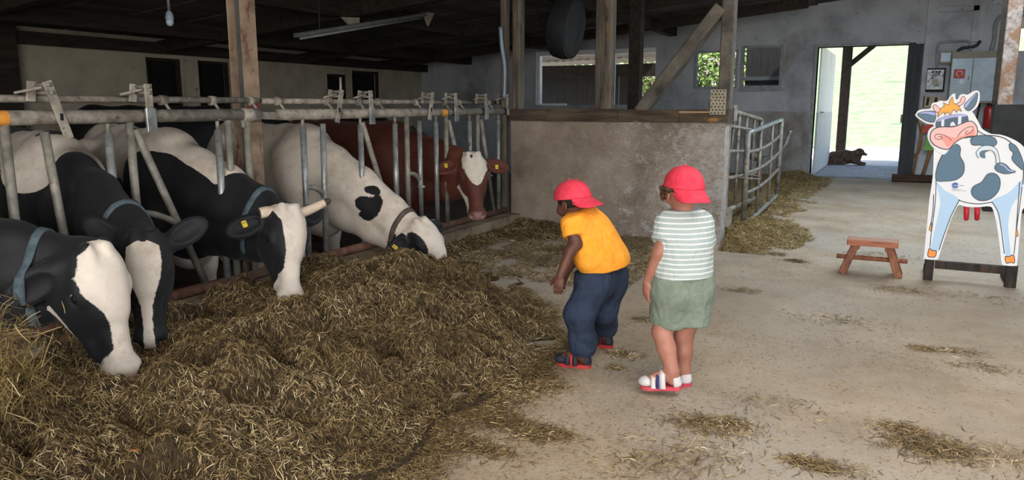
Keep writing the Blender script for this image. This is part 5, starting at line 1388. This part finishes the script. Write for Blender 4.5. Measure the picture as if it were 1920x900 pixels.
# spots
for pts in ([(143, 410), (150, 350), (185, 288), (222, 264), (243, 278), (242, 312), (258, 345), (255, 385), (225, 410), (180, 416)],
            [(288, 240), (310, 230), (350, 228), (385, 240), (392, 262), (370, 275), (330, 268), (295, 268), (286, 255)],
            [(445, 262), (470, 270), (490, 305), (503, 345), (502, 370), (475, 350), (455, 325), (460, 300), (447, 285)],
            [(355, 388), (385, 385), (406, 410), (400, 455), (365, 490), (320, 495), (290, 470), (295, 440), (330, 420)]):
    o = patch('spot', zb(pts), pb, 5); stroke('spot_line', zb(pts), 1.3, closed=True, parent=o)
# tail
stroke('tail', zb([(322, 318), (312, 300), (330, 278), (360, 274), (385, 285), (398, 315), (404, 345)]), 5.2, (214, 228, 240))
stroke('tail_line', zb([(345, 320), (336, 305), (345, 292), (370, 290), (386, 310), (390, 345)]), 1.2)
stroke('tail_line', zb([(318, 322), (308, 300), (330, 274), (362, 270), (390, 283), (402, 315), (406, 342)]), 1.2)
o = patch('tail_curl', zb([(345, 322), (324, 315), (324, 296), (345, 288), (360, 292), (345, 300)]), pb); 
o = patch('tail_tuft', zb([(388, 350), (405, 340), (430, 348), (450, 368), (470, 378), (430, 386), (400, 378), (385, 365)]), pb); stroke('tuft_line', zb([(388, 350), (405, 340), (430, 348), (450, 368), (470, 378), (430, 386), (400, 378), (385, 365)]), 1.2, closed=True, parent=o)
stroke('tuft_shine', zb([(405, 345), (425, 355), (440, 370), (462, 376)]), 2.4, plil, parent=o)
# head
patch('neck_white', zh([(360, 800), (480, 900), (600, 780), (800, 660), (930, 600), (1000, 640), (900, 420), (800, 330), (500, 400), (400, 560)]), pw)
for pts, sh in (([(140, 375), (240, 338), (370, 350), (360, 470), (280, 470), (200, 430)], [(165, 365), (240, 340), (370, 355), (365, 390), (260, 365)]),
                ([(748, 262), (820, 180), (912, 95), (915, 180), (880, 270), (800, 332)], [(750, 262), (820, 180), (908, 100), (840, 190), (770, 285)])):
    o = patch('ear', zh(pts), pb); patch('ear_rim', zh(sh), plil, 4, o); stroke('ear_line', zh(pts), 1.2, closed=True, parent=o)
for pts in ([(345, 265), (375, 250), (405, 280), (435, 310), (415, 350), (380, 345), (350, 305)], [(640, 245), (690, 215), (715, 155), (745, 145), (762, 175), (745, 220), (690, 265)]):
    o = patch('horn', zh(pts), ppk); stroke('horn_line', zh(pts), 1.0, closed=True, parent=o)
pts = [(405, 410), (415, 350), (455, 290), (490, 262), (478, 225), (520, 245), (550, 250), (560, 200), (595, 152), (608, 225), (650, 250), (690, 290), (712, 338), (665, 310), (655, 352), (610, 315), (570, 380), (535, 345), (495, 385), (490, 345), (440, 375)]
o = patch('hair', zh(pts), por, 1, None, False); stroke('hair_line', zh(pts), .9, closed=True, parent=o)
pts = [(388, 470), (450, 425), (560, 390), (680, 375), (770, 385), (795, 430), (795, 490), (720, 505), (650, 520), (520, 535), (395, 550)]
o = patch('sunglasses', zh(pts), (58, 84, 108)); stroke('glasses_line', zh(pts), 1.2, closed=True, parent=o)
patch('glasses_rim', zh([(390, 470), (450, 425), (560, 390), (680, 373), (775, 380), (760, 405), (680, 410), (560, 425), (450, 460)]), plil, 4, o)
for q in ([(450, 455), (488, 440), (484, 530), (448, 532)], [(670, 400), (712, 395), (704, 505), (662, 515)], [(560, 530), (575, 485), (598, 470), (620, 490), (638, 522)]): patch('lens_glint', zh(q), (226, 230, 240), 2, o, False)
pts = [(305, 660), (325, 595), (390, 550), (480, 538), (600, 538), (700, 505), (780, 472), (850, 470), (900, 520), (918, 580), (905, 650), (800, 665), (700, 695), (620, 750), (545, 825), (460, 820), (370, 780), (315, 720)]
mz = patch('muzzle', zh(pts), ppk, 5)
patch('muzzle_shade', zh([(440, 660), (540, 665), (650, 675), (760, 640), (870, 570), (885, 620), (870, 655), (760, 672), (650, 720), (540, 800), (500, 760)]), ppk2, 4, mz)
stroke('muzzle_line', zh(pts), 1.7, closed=True, parent=mz)
stroke('nostril', zh([(580, 715), (540, 675), (470, 642), (400, 632), (365, 655), (380, 690), (430, 700), (462, 685), (440, 662), (410, 668)]), 1.3, (110, 50, 60), parent=mz)
stroke('nostril', zh([(658, 670), (700, 610), (770, 555), (840, 535), (865, 555), (840, 600), (790, 630), (762, 628), (775, 600), (800, 590)]), 1.3, (110, 50, 60), parent=mz)
stroke('neck_line', zh([(925, 590), (1000, 632), (1060, 655)]), 1.3)
# printed round blue mark with its lettering and two lines of small print
zg = zz(1770, 330, 22.5)
o = patch('printed_mark', zg([(340, 395), (370, 310), (480, 275), (570, 305), (605, 350), (560, 380), (605, 430), (560, 480), (470, 508), (370, 470)]), (54, 92, 172), 5)
def text(body, u, v_, hpx, col, parent):
    cu = bpy.data.curves.new('print_text', 'FONT'); cu.body = body; cu.size = 1
    to = bpy.data.objects.new('print_text', cu); COL.objects.link(to)
    dg = bpy.context.evaluated_depsgraph_get(); me = bpy.data.meshes.new_from_object(to.evaluated_get(dg)); bpy.data.objects.remove(to)
    p = atY(u, v_, BY); q = atY(u, v_ - hpx, BY); k = (q[2] - p[2]) / .7
    V = np.array([v.co[:] for v in me.vertices]); lay[0] += 1
    V = np.stack([p[0] + V[:, 0] * k, np.full(len(V), BY), p[2] + V[:, 1] * k], 1); V[:, 1] = BY - .0006 - .00022 * lay[0]
    mb = MB(); mb.add(V, [tuple(f.vertices) for f in me.polygons]); mb.build('lettering', flat(col), parent, False, False)

text('milch', 1786.8, 348.6, 2.6, (232, 240, 250), o)
text('NRW', 1798.4, 348.8, 2.2, (40, 70, 130), o)
for q in ([(322, 545), (720, 560)], [(322, 598), (700, 612)], [(750, 612), (940, 620)]):
    stroke('small_print', zg(q), .7, (150, 152, 162), parent=o)
# red rubber teats and the dark stand
m_teat = mat('red_rubber', [lin((176, 30, 44)), lin((200, 50, 62))], 10, 3, .4)
for u in (1812.5, 1832.5):
    a = atY(u, 384, BY + .06); c = atY(u - .8, 412, BY + .06)
    MB().tube([a, a * .4 + c * .6, c * .98 + a * .02, c + (c - a) * .06], [.020, .019, .017, .008], 12).build('teat', m_teat, cb_, True)
m_stand = mat('black_stained_wood', [lin((26, 26, 28)), lin((52, 46, 42)), lin((84, 66, 54))], 7, 7, .8, .5, 30, stretch=(3, 3, .7))
for u0, u1, vt, vb in ((1731, 1748.5, 486, 527), (1884, 1905, 498, 541)):
    a = atZ(u0, vb); c = atZ(u1, vb)
    MB().bar(((a[0] + c[0]) / 2, BY + .03, 0), ((a[0] + c[0]) / 2, BY + .03, .17), c[0] - a[0], .05, (0, 1, 0), .005).build('leg', m_stand, cb_)
    MB().bar(((a[0] + c[0]) / 2, BY + .03, .03), ((a[0] + c[0]) / 2, BY + .42, .03), .05, .06, (0, 0, 1), .005).build('foot', m_stand, cb_)
MB().bar((.31, BY + .05, .125), (.80, BY + .05, .125), .05, .06, (0, 0, 1), .004).build('crossbar', m_stand, cb_)

# ------------------------------------------------------------------ milking stool
m_stool = mat('varnished_wood', [lin((110, 50, 26)), lin((152, 80, 42)), lin((184, 112, 64))], 5, 7, .35, .25, 25, stretch=(.7, 4, 4), spec=.5)
m_stool2 = mat('worn_varnish', [lin((86, 48, 30)), lin((128, 74, 46)), lin((150, 104, 74))], 6, 7, .5, .3, 25, stretch=(3, 3, .8))
st = thing('milking_stool', 'small reddish wooden stool in front of the cow board', 'stool', (-.14, 6.72, 0))
xa, xb, ya, yb, z0, z1 = -.33, .045, 6.635, 6.82, .238, .285
xm = -.16
def plank(x0_, x1_, y0_, y1_, nm):
    e = .006
    sec = [(x0_ + e, y0_), (x1_ - e, y0_), (x1_, y0_ + e), (x1_, y1_ - e), (x1_ - e, y1_), (x0_ + e, y1_), (x0_, y1_ - e), (x0_, y0_ + e)]
    return MB().prism([(x, y, z0) for x, y in sec], (0, 0, z1 - z0)).build(nm, m_stool, st)
plank(xa, xb, ya, 6.7195, 'seat_plank'); plank(xa, xb, 6.7335, yb, 'seat_plank')
plank(xa, xm - .05, 6.7195, 6.7335, 'seat_filler'); plank(xm + .05, xb, 6.7195, 6.7335, 'seat_filler')
for x, sx_ in ((xa + .065, -1), (xb - .065, 1)):
    for y, sy_ in ((6.685, -1), (6.775, 1)):
        MB().bar((x, y, z0 + .002), (x + sx_ * .085, y + sy_ * .035, 0), .058, .046, (0, 1, 0), .005).build('leg', m_stool2, st)
    MB().bar((x - sx_ * .01, 6.66, z0 - .018), (x - sx_ * .01, 6.80, z0 - .018), .04, .034, (0, 0, 1), .003).build('cleat', m_stool2, st)
MB().bar((xa - .075, 6.73, .125), (xb + .075, 6.73, .125), .026, .036, (0, 0, 1), .010).build('stretcher', m_stool2, st)

# ------------------------------------------------------------------ dog lying beyond the doorway
m_fur = mat('dog_fur', [lin((52, 40, 34)), lin((88, 70, 58)), lin((120, 100, 84))], 16, 8, .9, .9, 60, bdist=.02)
d0 = atZ(1585, 309); X0, Y0 = d0[0], d0[1] + .2
s = Sdf()
s.chain([(X0 - .28, Y0, .15), (X0 - .05, Y0, .17), (X0 + .18, Y0 - .02, .17)], [.15, .155, .14], .08)
s.ell((X0 - .24, Y0 - .10, .12), (.17, .12, .12), None, .06)
s.chain([(X0 + .18, Y0 - .02, .20), (X0 + .26, Y0 - .06, .28)], [.12, .095], .06)
s.ell((X0 + .29, Y0 - .08, .30), (.085, .08, .08), None, .05)
s.cone((X0 + .33, Y0 - .10, .275), (X0 + .42, Y0 - .13, .245), .045, .032, .03)
for l in (-1, 1):
    s.ell((X0 + .26, Y0 - .08 + l * .085, .28), (.045, .02, .06), None, .02)
    s.chain([(X0 + .17, Y0 - .08 + l * .07, .08), (X0 + .30, Y0 - .12 + l * .07, .04), (X0 + .40, Y0 - .12 + l * .07, .03)], [.06, .038, .034], .03)
s.chain([(X0 - .36, Y0 - .12, .10), (X0 - .20, Y0 - .22, .07), (X0 - .02, Y0 - .22, .04)], [.09, .055, .034], .04)
s.chain([(X0 - .42, Y0, .10), (X0 - .48, Y0 - .14, .05), (X0 - .36, Y0 - .28, .035), (X0 - .2, Y0 - .3, .03)], [.05, .04, .035, .02], .03)
s.plane((0, 0, -.002), -UPV, .004)
V, F = s.mesh(.018)
dog = npmesh('dog', V, F, m_fur, None); tag(dog, 'shaggy dark brown dog lying on the pavers beyond the doorway', 'dog')
MB().sphere((X0 + .435, Y0 - .135, .25), (.014, .018, .013), 10, 8).build('nose', m_dark, dog, True)
for l in (-1, 1): MB().sphere((X0 + .355, Y0 - .10 + l * .045, .315), .011, 10, 8).build('eye', m_eye, dog, True)

# ------------------------------------------------------------------ far wall by the doorway: timbers, cabinets, switches, tools
EY = FY
tr_ = [((1746, 0), (1702, 335), .075, 'pale vertical batten beside the light switches'), ((1838, 0), (1834, 78), .17, 'broad pale trunking above the electrical cabinet')]
for (a, c, w_, lb) in tr_:
    pa, pc = atY(*a, EY), atY(*c, EY)
    o = MB().box((pa[0] - w_ / 2, EY - .05, pc[2] if w_ > .1 else 0), (pa[0] + w_ / 2, EY - .001, 3.35)).build('wall_batten', m_white); tag(o, lb, 'batten')
for z, xa_, xb_, lb in ((2.98, .40, 1.02, 'short pale horizontal batten high on the far wall, door side'), (3.06, 1.20, 1.55, 'longer pale horizontal batten high on the far wall, above the cabinet conduits')):
    tag(MB().box((xa_, EY - .05, z), (xb_, EY - .001, z + .085)).build('wall_batten', m_white), lb, 'batten')
m_cab = mat('cabinet_grey', [lin((98, 112, 124)), lin((124, 140, 152))], 4, 5, .35, .1, 20, metal=.25, spec=.5)
m_cabtop = mat('cabinet_top', [lin((128, 122, 108)), lin((150, 144, 130))], 5, 5, .7, .2, 30)
cab = thing('electrical_cabinet', 'grey two-door electrical cabinet with a red square sticker', 'cabinet', (1.04, EY - .12, 1.38))
a = atY(1786, 97, EY - .25); c = atY(1866, 193, EY - .25); mid = (a[0] + c[0]) / 2 - .03
MB().box((a[0], EY - .25, c[2]), (c[0], EY - .002, a[2])).build('body', m_cabtop, cab)
for x0_, x1_ in ((a[0] + .015, mid - .008), (mid + .008, c[0] - .015)):
    dd = MB().box((x0_, EY - .275, c[2] + .03), (x1_, EY - .252, a[2] - .12)).build('door', m_cab, cab)
    MB().box((x1_ - .05, EY - .285, (a[2] + c[2]) / 2 - .05), (x1_ - .03, EY - .276, (a[2] + c[2]) / 2 + .03)).build('handle', m_steel, dd)
def sticker(u0, v0, u1, v1, y, m, nm, par, rot=0):
    p, q = atY(u0, v0, y), atY(u1, v1, y)
    return MB().box((p[0], y - .002, q[2]), (q[0], y, p[2])).build(nm, m, par)
sr = sticker(1789, 130, 1808.5, 147, EY - .2755, mat('red_sticker', [lin((158, 48, 52)), lin((176, 66, 68))], 20, 3, .5), 'sticker', cab)
p = atY(1799, 138, EY - .279)
ringp = [p + np.array([.045 * math.cos(t_), 0, .045 * math.sin(t_)]) for t_ in np.linspace(-.6, 4.4, 20)] + [p + np.array([-.01, 0, -.06])]
MB().tube(ringp, .006, 6).build('symbol', mat('sticker_white', [lin((222, 214, 210)), lin((232, 226, 222))], 10, 2, .6), sr)
p = atY(1802, 153, EY - .276)
MB().prism([p + np.array([-.045, 0, .0]), p + np.array([.0, 0, .045]), p + np.array([.05, 0, .01]), p + np.array([.01, 0, -.045])], (0, -.001, 0)).build('paper_label', mat('paper_white', [lin((200, 204, 206)), lin((220, 222, 222))], 10, 2, .7), cab)
mt_ = thing('electricity_meter', 'electricity meter on a dark board with a white panel', 'meter', (.36, EY - .05, 1.6))
a = atY(1736, 128, EY - .04); c = atY(1770, 172, EY - .04)
MB().box((a[0], EY - .04, c[2]), (c[0], EY - .002, a[2])).build('board', m_beamdark, mt_)
MB().box((a[0] + .03, EY - .10, c[2] + .04), (c[0] - .03, EY - .042, a[2] - .03)).build('case', mat('meter_case', [lin((150, 156, 158)), lin((214, 218, 220))], 14, 6, .4, over=[(9, .5, .6, lin((70, 74, 76)), (1, 1, 1))]), mt_)
MB().box((a[0] + .11, EY - .108, c[2] + .12), (c[0] - .11, EY - .101, c[2] + .22)).build('display', mat('meter_display', [lin((96, 84, 70)), lin((130, 116, 100))], 20, 3, .3), mt_)
for i in range(3): MB().box((a[0] + .10 + i * .05, EY - .106, a[2] - .085), (a[0] + .135 + i * .05, EY - .101, a[2] - .055)).build('terminal', m_dark, mt_)
jb = thing('junction_box', 'small grey junction box between meter and cabinet', 'junction box', (.63, EY - .06, 1.95))
a = atY(1763, 96, EY - .1); c = atY(1784, 119, EY - .1)
MB().box((a[0], EY - .10, c[2]), (c[0], EY - .002, a[2])).build('box', m_cabtop, jb); MB().box((a[0] + .02, EY - .115, c[2] + .03), (c[0] - .02, EY - .101, a[2] - .03)).build('lid', m_cab, jb)
for i, (v0, lb) in enumerate(((141, 'topmost of the small dark switches beside the doorway'), (151, 'second dark switch down beside the doorway'), (167, 'third dark switch down beside the doorway'), (177, 'lowest of the small dark switches beside the doorway'))):
    a = atY(1714.5 - i * .8, v0, EY); c = atY(1722 - i * .8, v0 + 9, EY)
    w_ = thing('light_switch', lb, 'switch', ((a[0] + c[0]) / 2, EY, c[2]), 'switches beside the doorway')
    MB().box((a[0], EY - .035, c[2]), (c[0], EY - .001, a[2])).build('housing', m_ddoor, w_)
    MB().box((a[0] + .015, EY - .045, c[2] + .02), (c[0] - .015, EY - .036, a[2] - .045)).build('rocker', m_cab, w_)
def conduit(label, pts, r, y=EY - .04, m=None):
    tag(MB().tube(crom([atY(u, v_, y) for u, v_ in pts], 6, False), r, 8).build('conduit', m or m_frame, None, True), label, 'conduit')
conduit('thin arched conduit from the meter to the cabinet', [(1757, 125), (1757, 100), (1760, 84), (1770, 79), (1800, 77), (1816, 78), (1820, 90), (1820, 96)], .018)
conduit('double-bent pale pipe rising from the cabinet and turning along the wall top', [(1858, 95), (1864, 75), (1866, 50), (1872, 35), (1885, 29), (1905, 29), (1925, 30)], .032)
conduit('cable bundle curling off the top of the cabinet', [(1795, 96), (1805, 90), (1822, 88), (1832, 84), (1838, 76)], .026, m=m_ddoor)
tr2 = thing('tool_rack', 'wooden tool rack with two slots under the electricity meter', 'rack', (.4, EY, 1.35))
a = atY(1732, 180, EY - .05); c = atY(1766, 202, EY - .05)
MB().box((a[0], EY - .05, c[2]), (c[0], EY - .002, a[2])).build('board', mat('rack_board', [lin((150, 140, 120)), lin((172, 162, 142))], 6, 5, .8, .2, 30), tr2)
for u in (1740, 1755):
    q = atY(u, 190, EY - .055); MB().bar(q + [0, 0, .07], q + [-.01, 0, -.07], .04, .012, (0, 1, 0)).build('slot', m_beamdark, tr2)
m_handle = mat('tool_handle', [lin((120, 88, 58)), lin((160, 122, 84))], 9, 5, .7, .2, 30, stretch=(3, 3, .5))
def tool(name, label, a, c, r, head):
    t_ = thing(name, label, name.split('_')[-1], (float(c[0]), float(c[1]), 0))
    MB().tube([a, c], r, 8).build('handle', m_handle, t_, True); head(t_, a, c); return t_
def h_broom(t_, a, c):
    MB().box(c + [-.16, -.03, -.02], c + [.16, .03, .03]).build('head', m_handle, t_)
    for i in range(7): MB().tube([c + [-.14 + i * .046, 0, -.02], c + [-.15 + i * .05, -.01, -.09]], [.02, .026], 6).build('bristle_tuft', m_ddoor, t_)
a_ = atY(1731, 232, EY - .12); c_ = np.array([atY(1712, 330, EY - .25)[0], EY - .25, .09])
tool('yard_broom', 'broom with a brown handle leaning on the wall below the tool rack', a_, c_, .018, h_broom)
def h_shovel(t_, a, c):
    d = nrm(c - a); l_ = np.array([1, 0, 0])
    pts = [a + d * .0 + l_ * .12, a - l_ * .12, a - l_ * .13 - d * .32, a - l_ * .05 - d * .40, a + l_ * .05 - d * .40, a + l_ * .13 - d * .32]
    MB().prism([q + [0, -.03, 0] for q in pts], (0, .012, 0)).build('blade', mat('green_plastic', [lin((96, 150, 60)), lin((124, 176, 84))], 6, 4, .5), t_)
    MB().tube([c, c + [0, 0, -.0] + d * .02], .022, 8).build('grip', m_ddoor, t_)
a_ = atY(1745, 282, EY - .10); c_ = atY(1730, 318, EY - .14); c_[2] = .06
tool('snow_shovel', 'green plastic shovel standing blade up beside the cow board', a_, c_, .03, h_shovel)
ex = thing('red_funnel', 'red plastic scoop hanging above the green shovel', 'scoop', tuple(atY(1745, 245, EY - .1)))
a = atY(1731, 238, EY - .1); c = atY(1755, 248, EY - .1)
MB().prism([a + [0, 0, .02], (c[0], EY - .1, a[2] + .06), (c[0], EY - .1, c[2] + .04), (a[0], EY - .1, c[2] - .02)], (0, .07, 0)).build('scoop', mat('red_plastic', [lin((178, 58, 44)), lin((200, 82, 60))], 5, 3, .5), ex)
MB().tube([c, c + [.06, 0, .05], c + [.10, 0, .15]], .014, 8).build('grip', m_handle, ex, True)
rp = thing('rope_coil', 'brown rope coil hanging on the wall beside the broom', 'rope', tuple(atY(1710, 255, EY - .03)))
for k2 in range(4):
    cc_ = [(1712 - k2, 205), (1722 + k2, 235), (1722 + k2 * 2, 275), (1708 + k2, 294 + k2), (1698 - k2, 280), (1700 - k2, 240)]
    MB().tube(crom([atY(u, v_, EY - .03 - .015 * k2) for u, v_ in cc_], 8), .013, 6).build('loop', m_handle, rp, True)
fe = thing('fire_extinguisher', 'red fire extinguisher behind the ear of the cow board', 'extinguisher', tuple(atY(1853, 240, EY - .1)))
a = atY(1853, 198, EY - .1); c = atY(1853, 240, EY - .1)
MB().lathe(c, (0, 0, 1), [(0, .085), (.01, .095), (a[2] - c[2] - .06, .095), (a[2] - c[2] - .02, .07), (a[2] - c[2], .03)], 16).build('cylinder', mat('red_enamel', [lin((150, 34, 34)), lin((174, 50, 46))], 6, 3, .3, spec=.5), fe, True)
MB().lathe(a, (0, 0, 1), [(0, .025), (.05, .022)], 10).build('valve', m_ddoor, fe, True)
MB().bar(a + [0, 0, .05], a + [-.1, 0, .09], .02, .012).build('handle', m_ddoor, fe)
MB().tube(crom([a + [.03, 0, .03], a + [.11, 0, -.05], a + [.10, -.02, -.25]], 5, False), .012, 8).build('hose', m_ddoor, fe, True)
tag(MB().tube([atY(1842, 172, EY - .02), atY(1806, 338, EY - .45) * [1, 1, 0] + [0, 0, .016]], .016, 8).build('iron_bar', m_ddoor, None, True), 'dark iron bar leaning on the wall below the cabinet', 'bar')
lg = MB().bar((-.10, 15.35, .07), (2.2, 15.5, .07), .14, .14, (0, 0, 1), .03).build('floor_beam', mat('rotten_beam', [lin((52, 38, 30)), lin((88, 62, 46))], 5, 7, .9, .6, 20, stretch=(.5, 4, 4))); tag(lg, 'brown timber beam lying on the floor at the foot of the far wall', 'beam')
# stone pier on a dark half wall at the picture edge, bright opening beside it
struct(MB().box((1.02, 11.5, 0), (2.6, 11.75, 1.37)).build('wall_partition', mat('tarred_boards', [lin((32, 31, 31)), lin((52, 50, 48))], 5, 6, .8, .3, 20)))
pr = thing('stone_pier', 'flaking stone-grey pier standing on the dark half wall at the picture edge', 'pier', (1.12, 11.6, 1.37))
MB().bar((1.13, 11.62, 1.37), (1.13, 11.62, 3.42), .17, .2, (0, 1, 0), .01).build('shaft', mat('flaking_stone', [lin((116, 98, 88)), lin((160, 146, 136)), lin((184, 174, 166))], 16, 9, .9, .9, 40, over=[(2.4, .52, .6, lin((140, 108, 84)), (1, 1, 1))]), pr)
MB().bar((1.02, 11.56, 1.37), (1.02, 11.56, 3.40), .05, .1, (0, 1, 0)).build('edge_board', m_beamdark, pr)
# ------------------------------------------------------------------ under the stall roof: bulb, strip lamp, torn sheets, fan
lb_ = thing('bulb_lamp', 'grey bulb lamp hanging from the stall ceiling on a cord', 'lamp', tuple(atX(318, 48, -5.5)))
a = atX(317, 22, -5.5); c = atX(317, 49, -5.5)
MB().tube([(a[0], a[1], zc(a[0]) - .02), a], .012, 8).build('cord', m_steel, lb_, True)
h_ = a[2] - c[2]
MB().lathe(a, (0, 0, -1), [(-.01, .012), (.01, .026), (h_ * .45, .036), (h_ * .5, .034)], 14).build('socket', mat('porcelain', [lin((120, 134, 150)), lin((150, 164, 178))], 8, 3, .4), lb_, True)
MB().lathe(a, (0, 0, -1), [(h_ * .5, .030), (h_ * .8, .03), (h_ * .95, .02), (h_, .004)], 14).build('glass', mat('milky_glass', [lin((150, 170, 180)), lin((180, 196, 204))], 5, 2, .15), lb_, True)
sp = thing('strip_lamp', 'long dusty strip lamp slung under the stall roof', 'lamp', (-7.2, 9.0, 2.5))
a, c = atX(556, 66, -6.55), atX(795, 27, -6.55)

MB().bar(a, c, .10, .05, (0, 0, 1), .008).build('housing', mat('lamp_housing', [lin((96, 98, 98)), lin((124, 126, 126))], 6, 4, .7), sp)
MB().tube([a * .98 + c * .02 + [0, 0, -.045], a * .02 + c * .98 + [0, 0, -.045]], .016, 10).build('tube', mat('dusty_tube', [lin((130, 132, 130)), lin((156, 158, 156))], 8, 3, .5), sp, True)
for q in (.15, .85):
    k2 = a + (c - a) * q; MB().tube([k2, (k2[0], k2[1], max(k2[2] + .05, zc(k2[0]) - .03))], .008, 6).build('hanger', m_ddoor, sp)
m_rag = mat('torn_paper', [lin((150, 142, 130)), lin((178, 170, 156))], 6, 6, .9, .3, 20)
for pts, lb in (([(638, 32), (672, 33), (670, 50), (660, 54), (652, 46)], 'torn hanging sheet scrap under the roof, the broader one'), ([(788, 23), (814, 22), (808, 34), (801, 49), (796, 36)], 'torn hanging sheet scrap under the roof, the pointed one')):
    P_ = [atX(u, v_, -6.6) for u, v_ in pts]
    tag(MB().prism(P_, (.02, .006, 0)).build('torn_sheet', m_rag), lb, 'sheet')
fn = thing('barn_fan', 'big dark drum fan hanging under the roof behind the timber posts', 'fan', (-4.25, 10.0, 2.0))
cf = atY(1062, 52, 10.0); ax_ = nrm((.72, -.55, -.12)); ax_ = nrm((1.0, .02, -.15))
MB().lathe(cf, ax_, [(-.12, .36), (-.12, .41), (0, .43), (.12, .41), (.12, .36), (.0, .37), (-.12, .36)], 32).build('drum', mat('fan_drum', [lin((34, 34, 36)), lin((54, 54, 56))], 4, 5, .8, .3, 20), fn, 'auto')
e1 = nrm(np.cross(ax_, (0, 0, 1))); e2 = np.cross(ax_, e1)
MB().lathe(cf, ax_, [(-.08, .07), (.08, .07), (.1, .03)], 14).build('hub', m_ddoor, fn, True)
for k2 in range(6):
    t_ = k2 * math.pi / 3; r1 = e1 * math.cos(t_) + e2 * math.sin(t_); q1 = -e1 * math.sin(t_) + e2 * math.cos(t_)
    MB().hexa([cf + r1 * .06 - q1 * .03 - ax_ * .02, cf + r1 * .06 + q1 * .03 + ax_ * .02, cf + r1 * .34 + q1 * .09 + ax_ * .04, cf + r1 * .34 - q1 * .07 - ax_ * .03,
               cf + r1 * .06 - q1 * .03 - ax_ * .012, cf + r1 * .06 + q1 * .03 + ax_ * .028, cf + r1 * .34 + q1 * .09 + ax_ * .048, cf + r1 * .34 - q1 * .07 - ax_ * .022]).build('blade', m_ddoor, fn)
MB().lathe(cf + ax_ * .121, ax_, [(0, .365), (.006, .365), (.03, .12), (.032, .01)], 28).build('guard', m_ddoor, fn, 'auto')
MB().lathe(cf - ax_ * .121, -ax_, [(0, .365), (.006, .365), (.03, .12), (.032, .01)], 28).build('guard', m_ddoor, fn, 'auto')
for k2 in (-1, 1):
    q = cf + e1 * .3 * k2 + [0, 0, .34]; MB().tube([q, (q[0], q[1], zc(q[0]) - .03)], .012, 6).build('chain', m_ddoor, fn)
# leaning grey hose beside the fence end post
tag(MB().tube(crom([atY(938, 50, 7.45), atY(941, 90, 7.45), atY(946, 130, 7.45), atY(945, 185, 7.42)], 6, False), .022, 10).build('hose_pipe', m_cab, None, True), 'grey plastic pipe strapped along the narrow timber post', 'pipe')
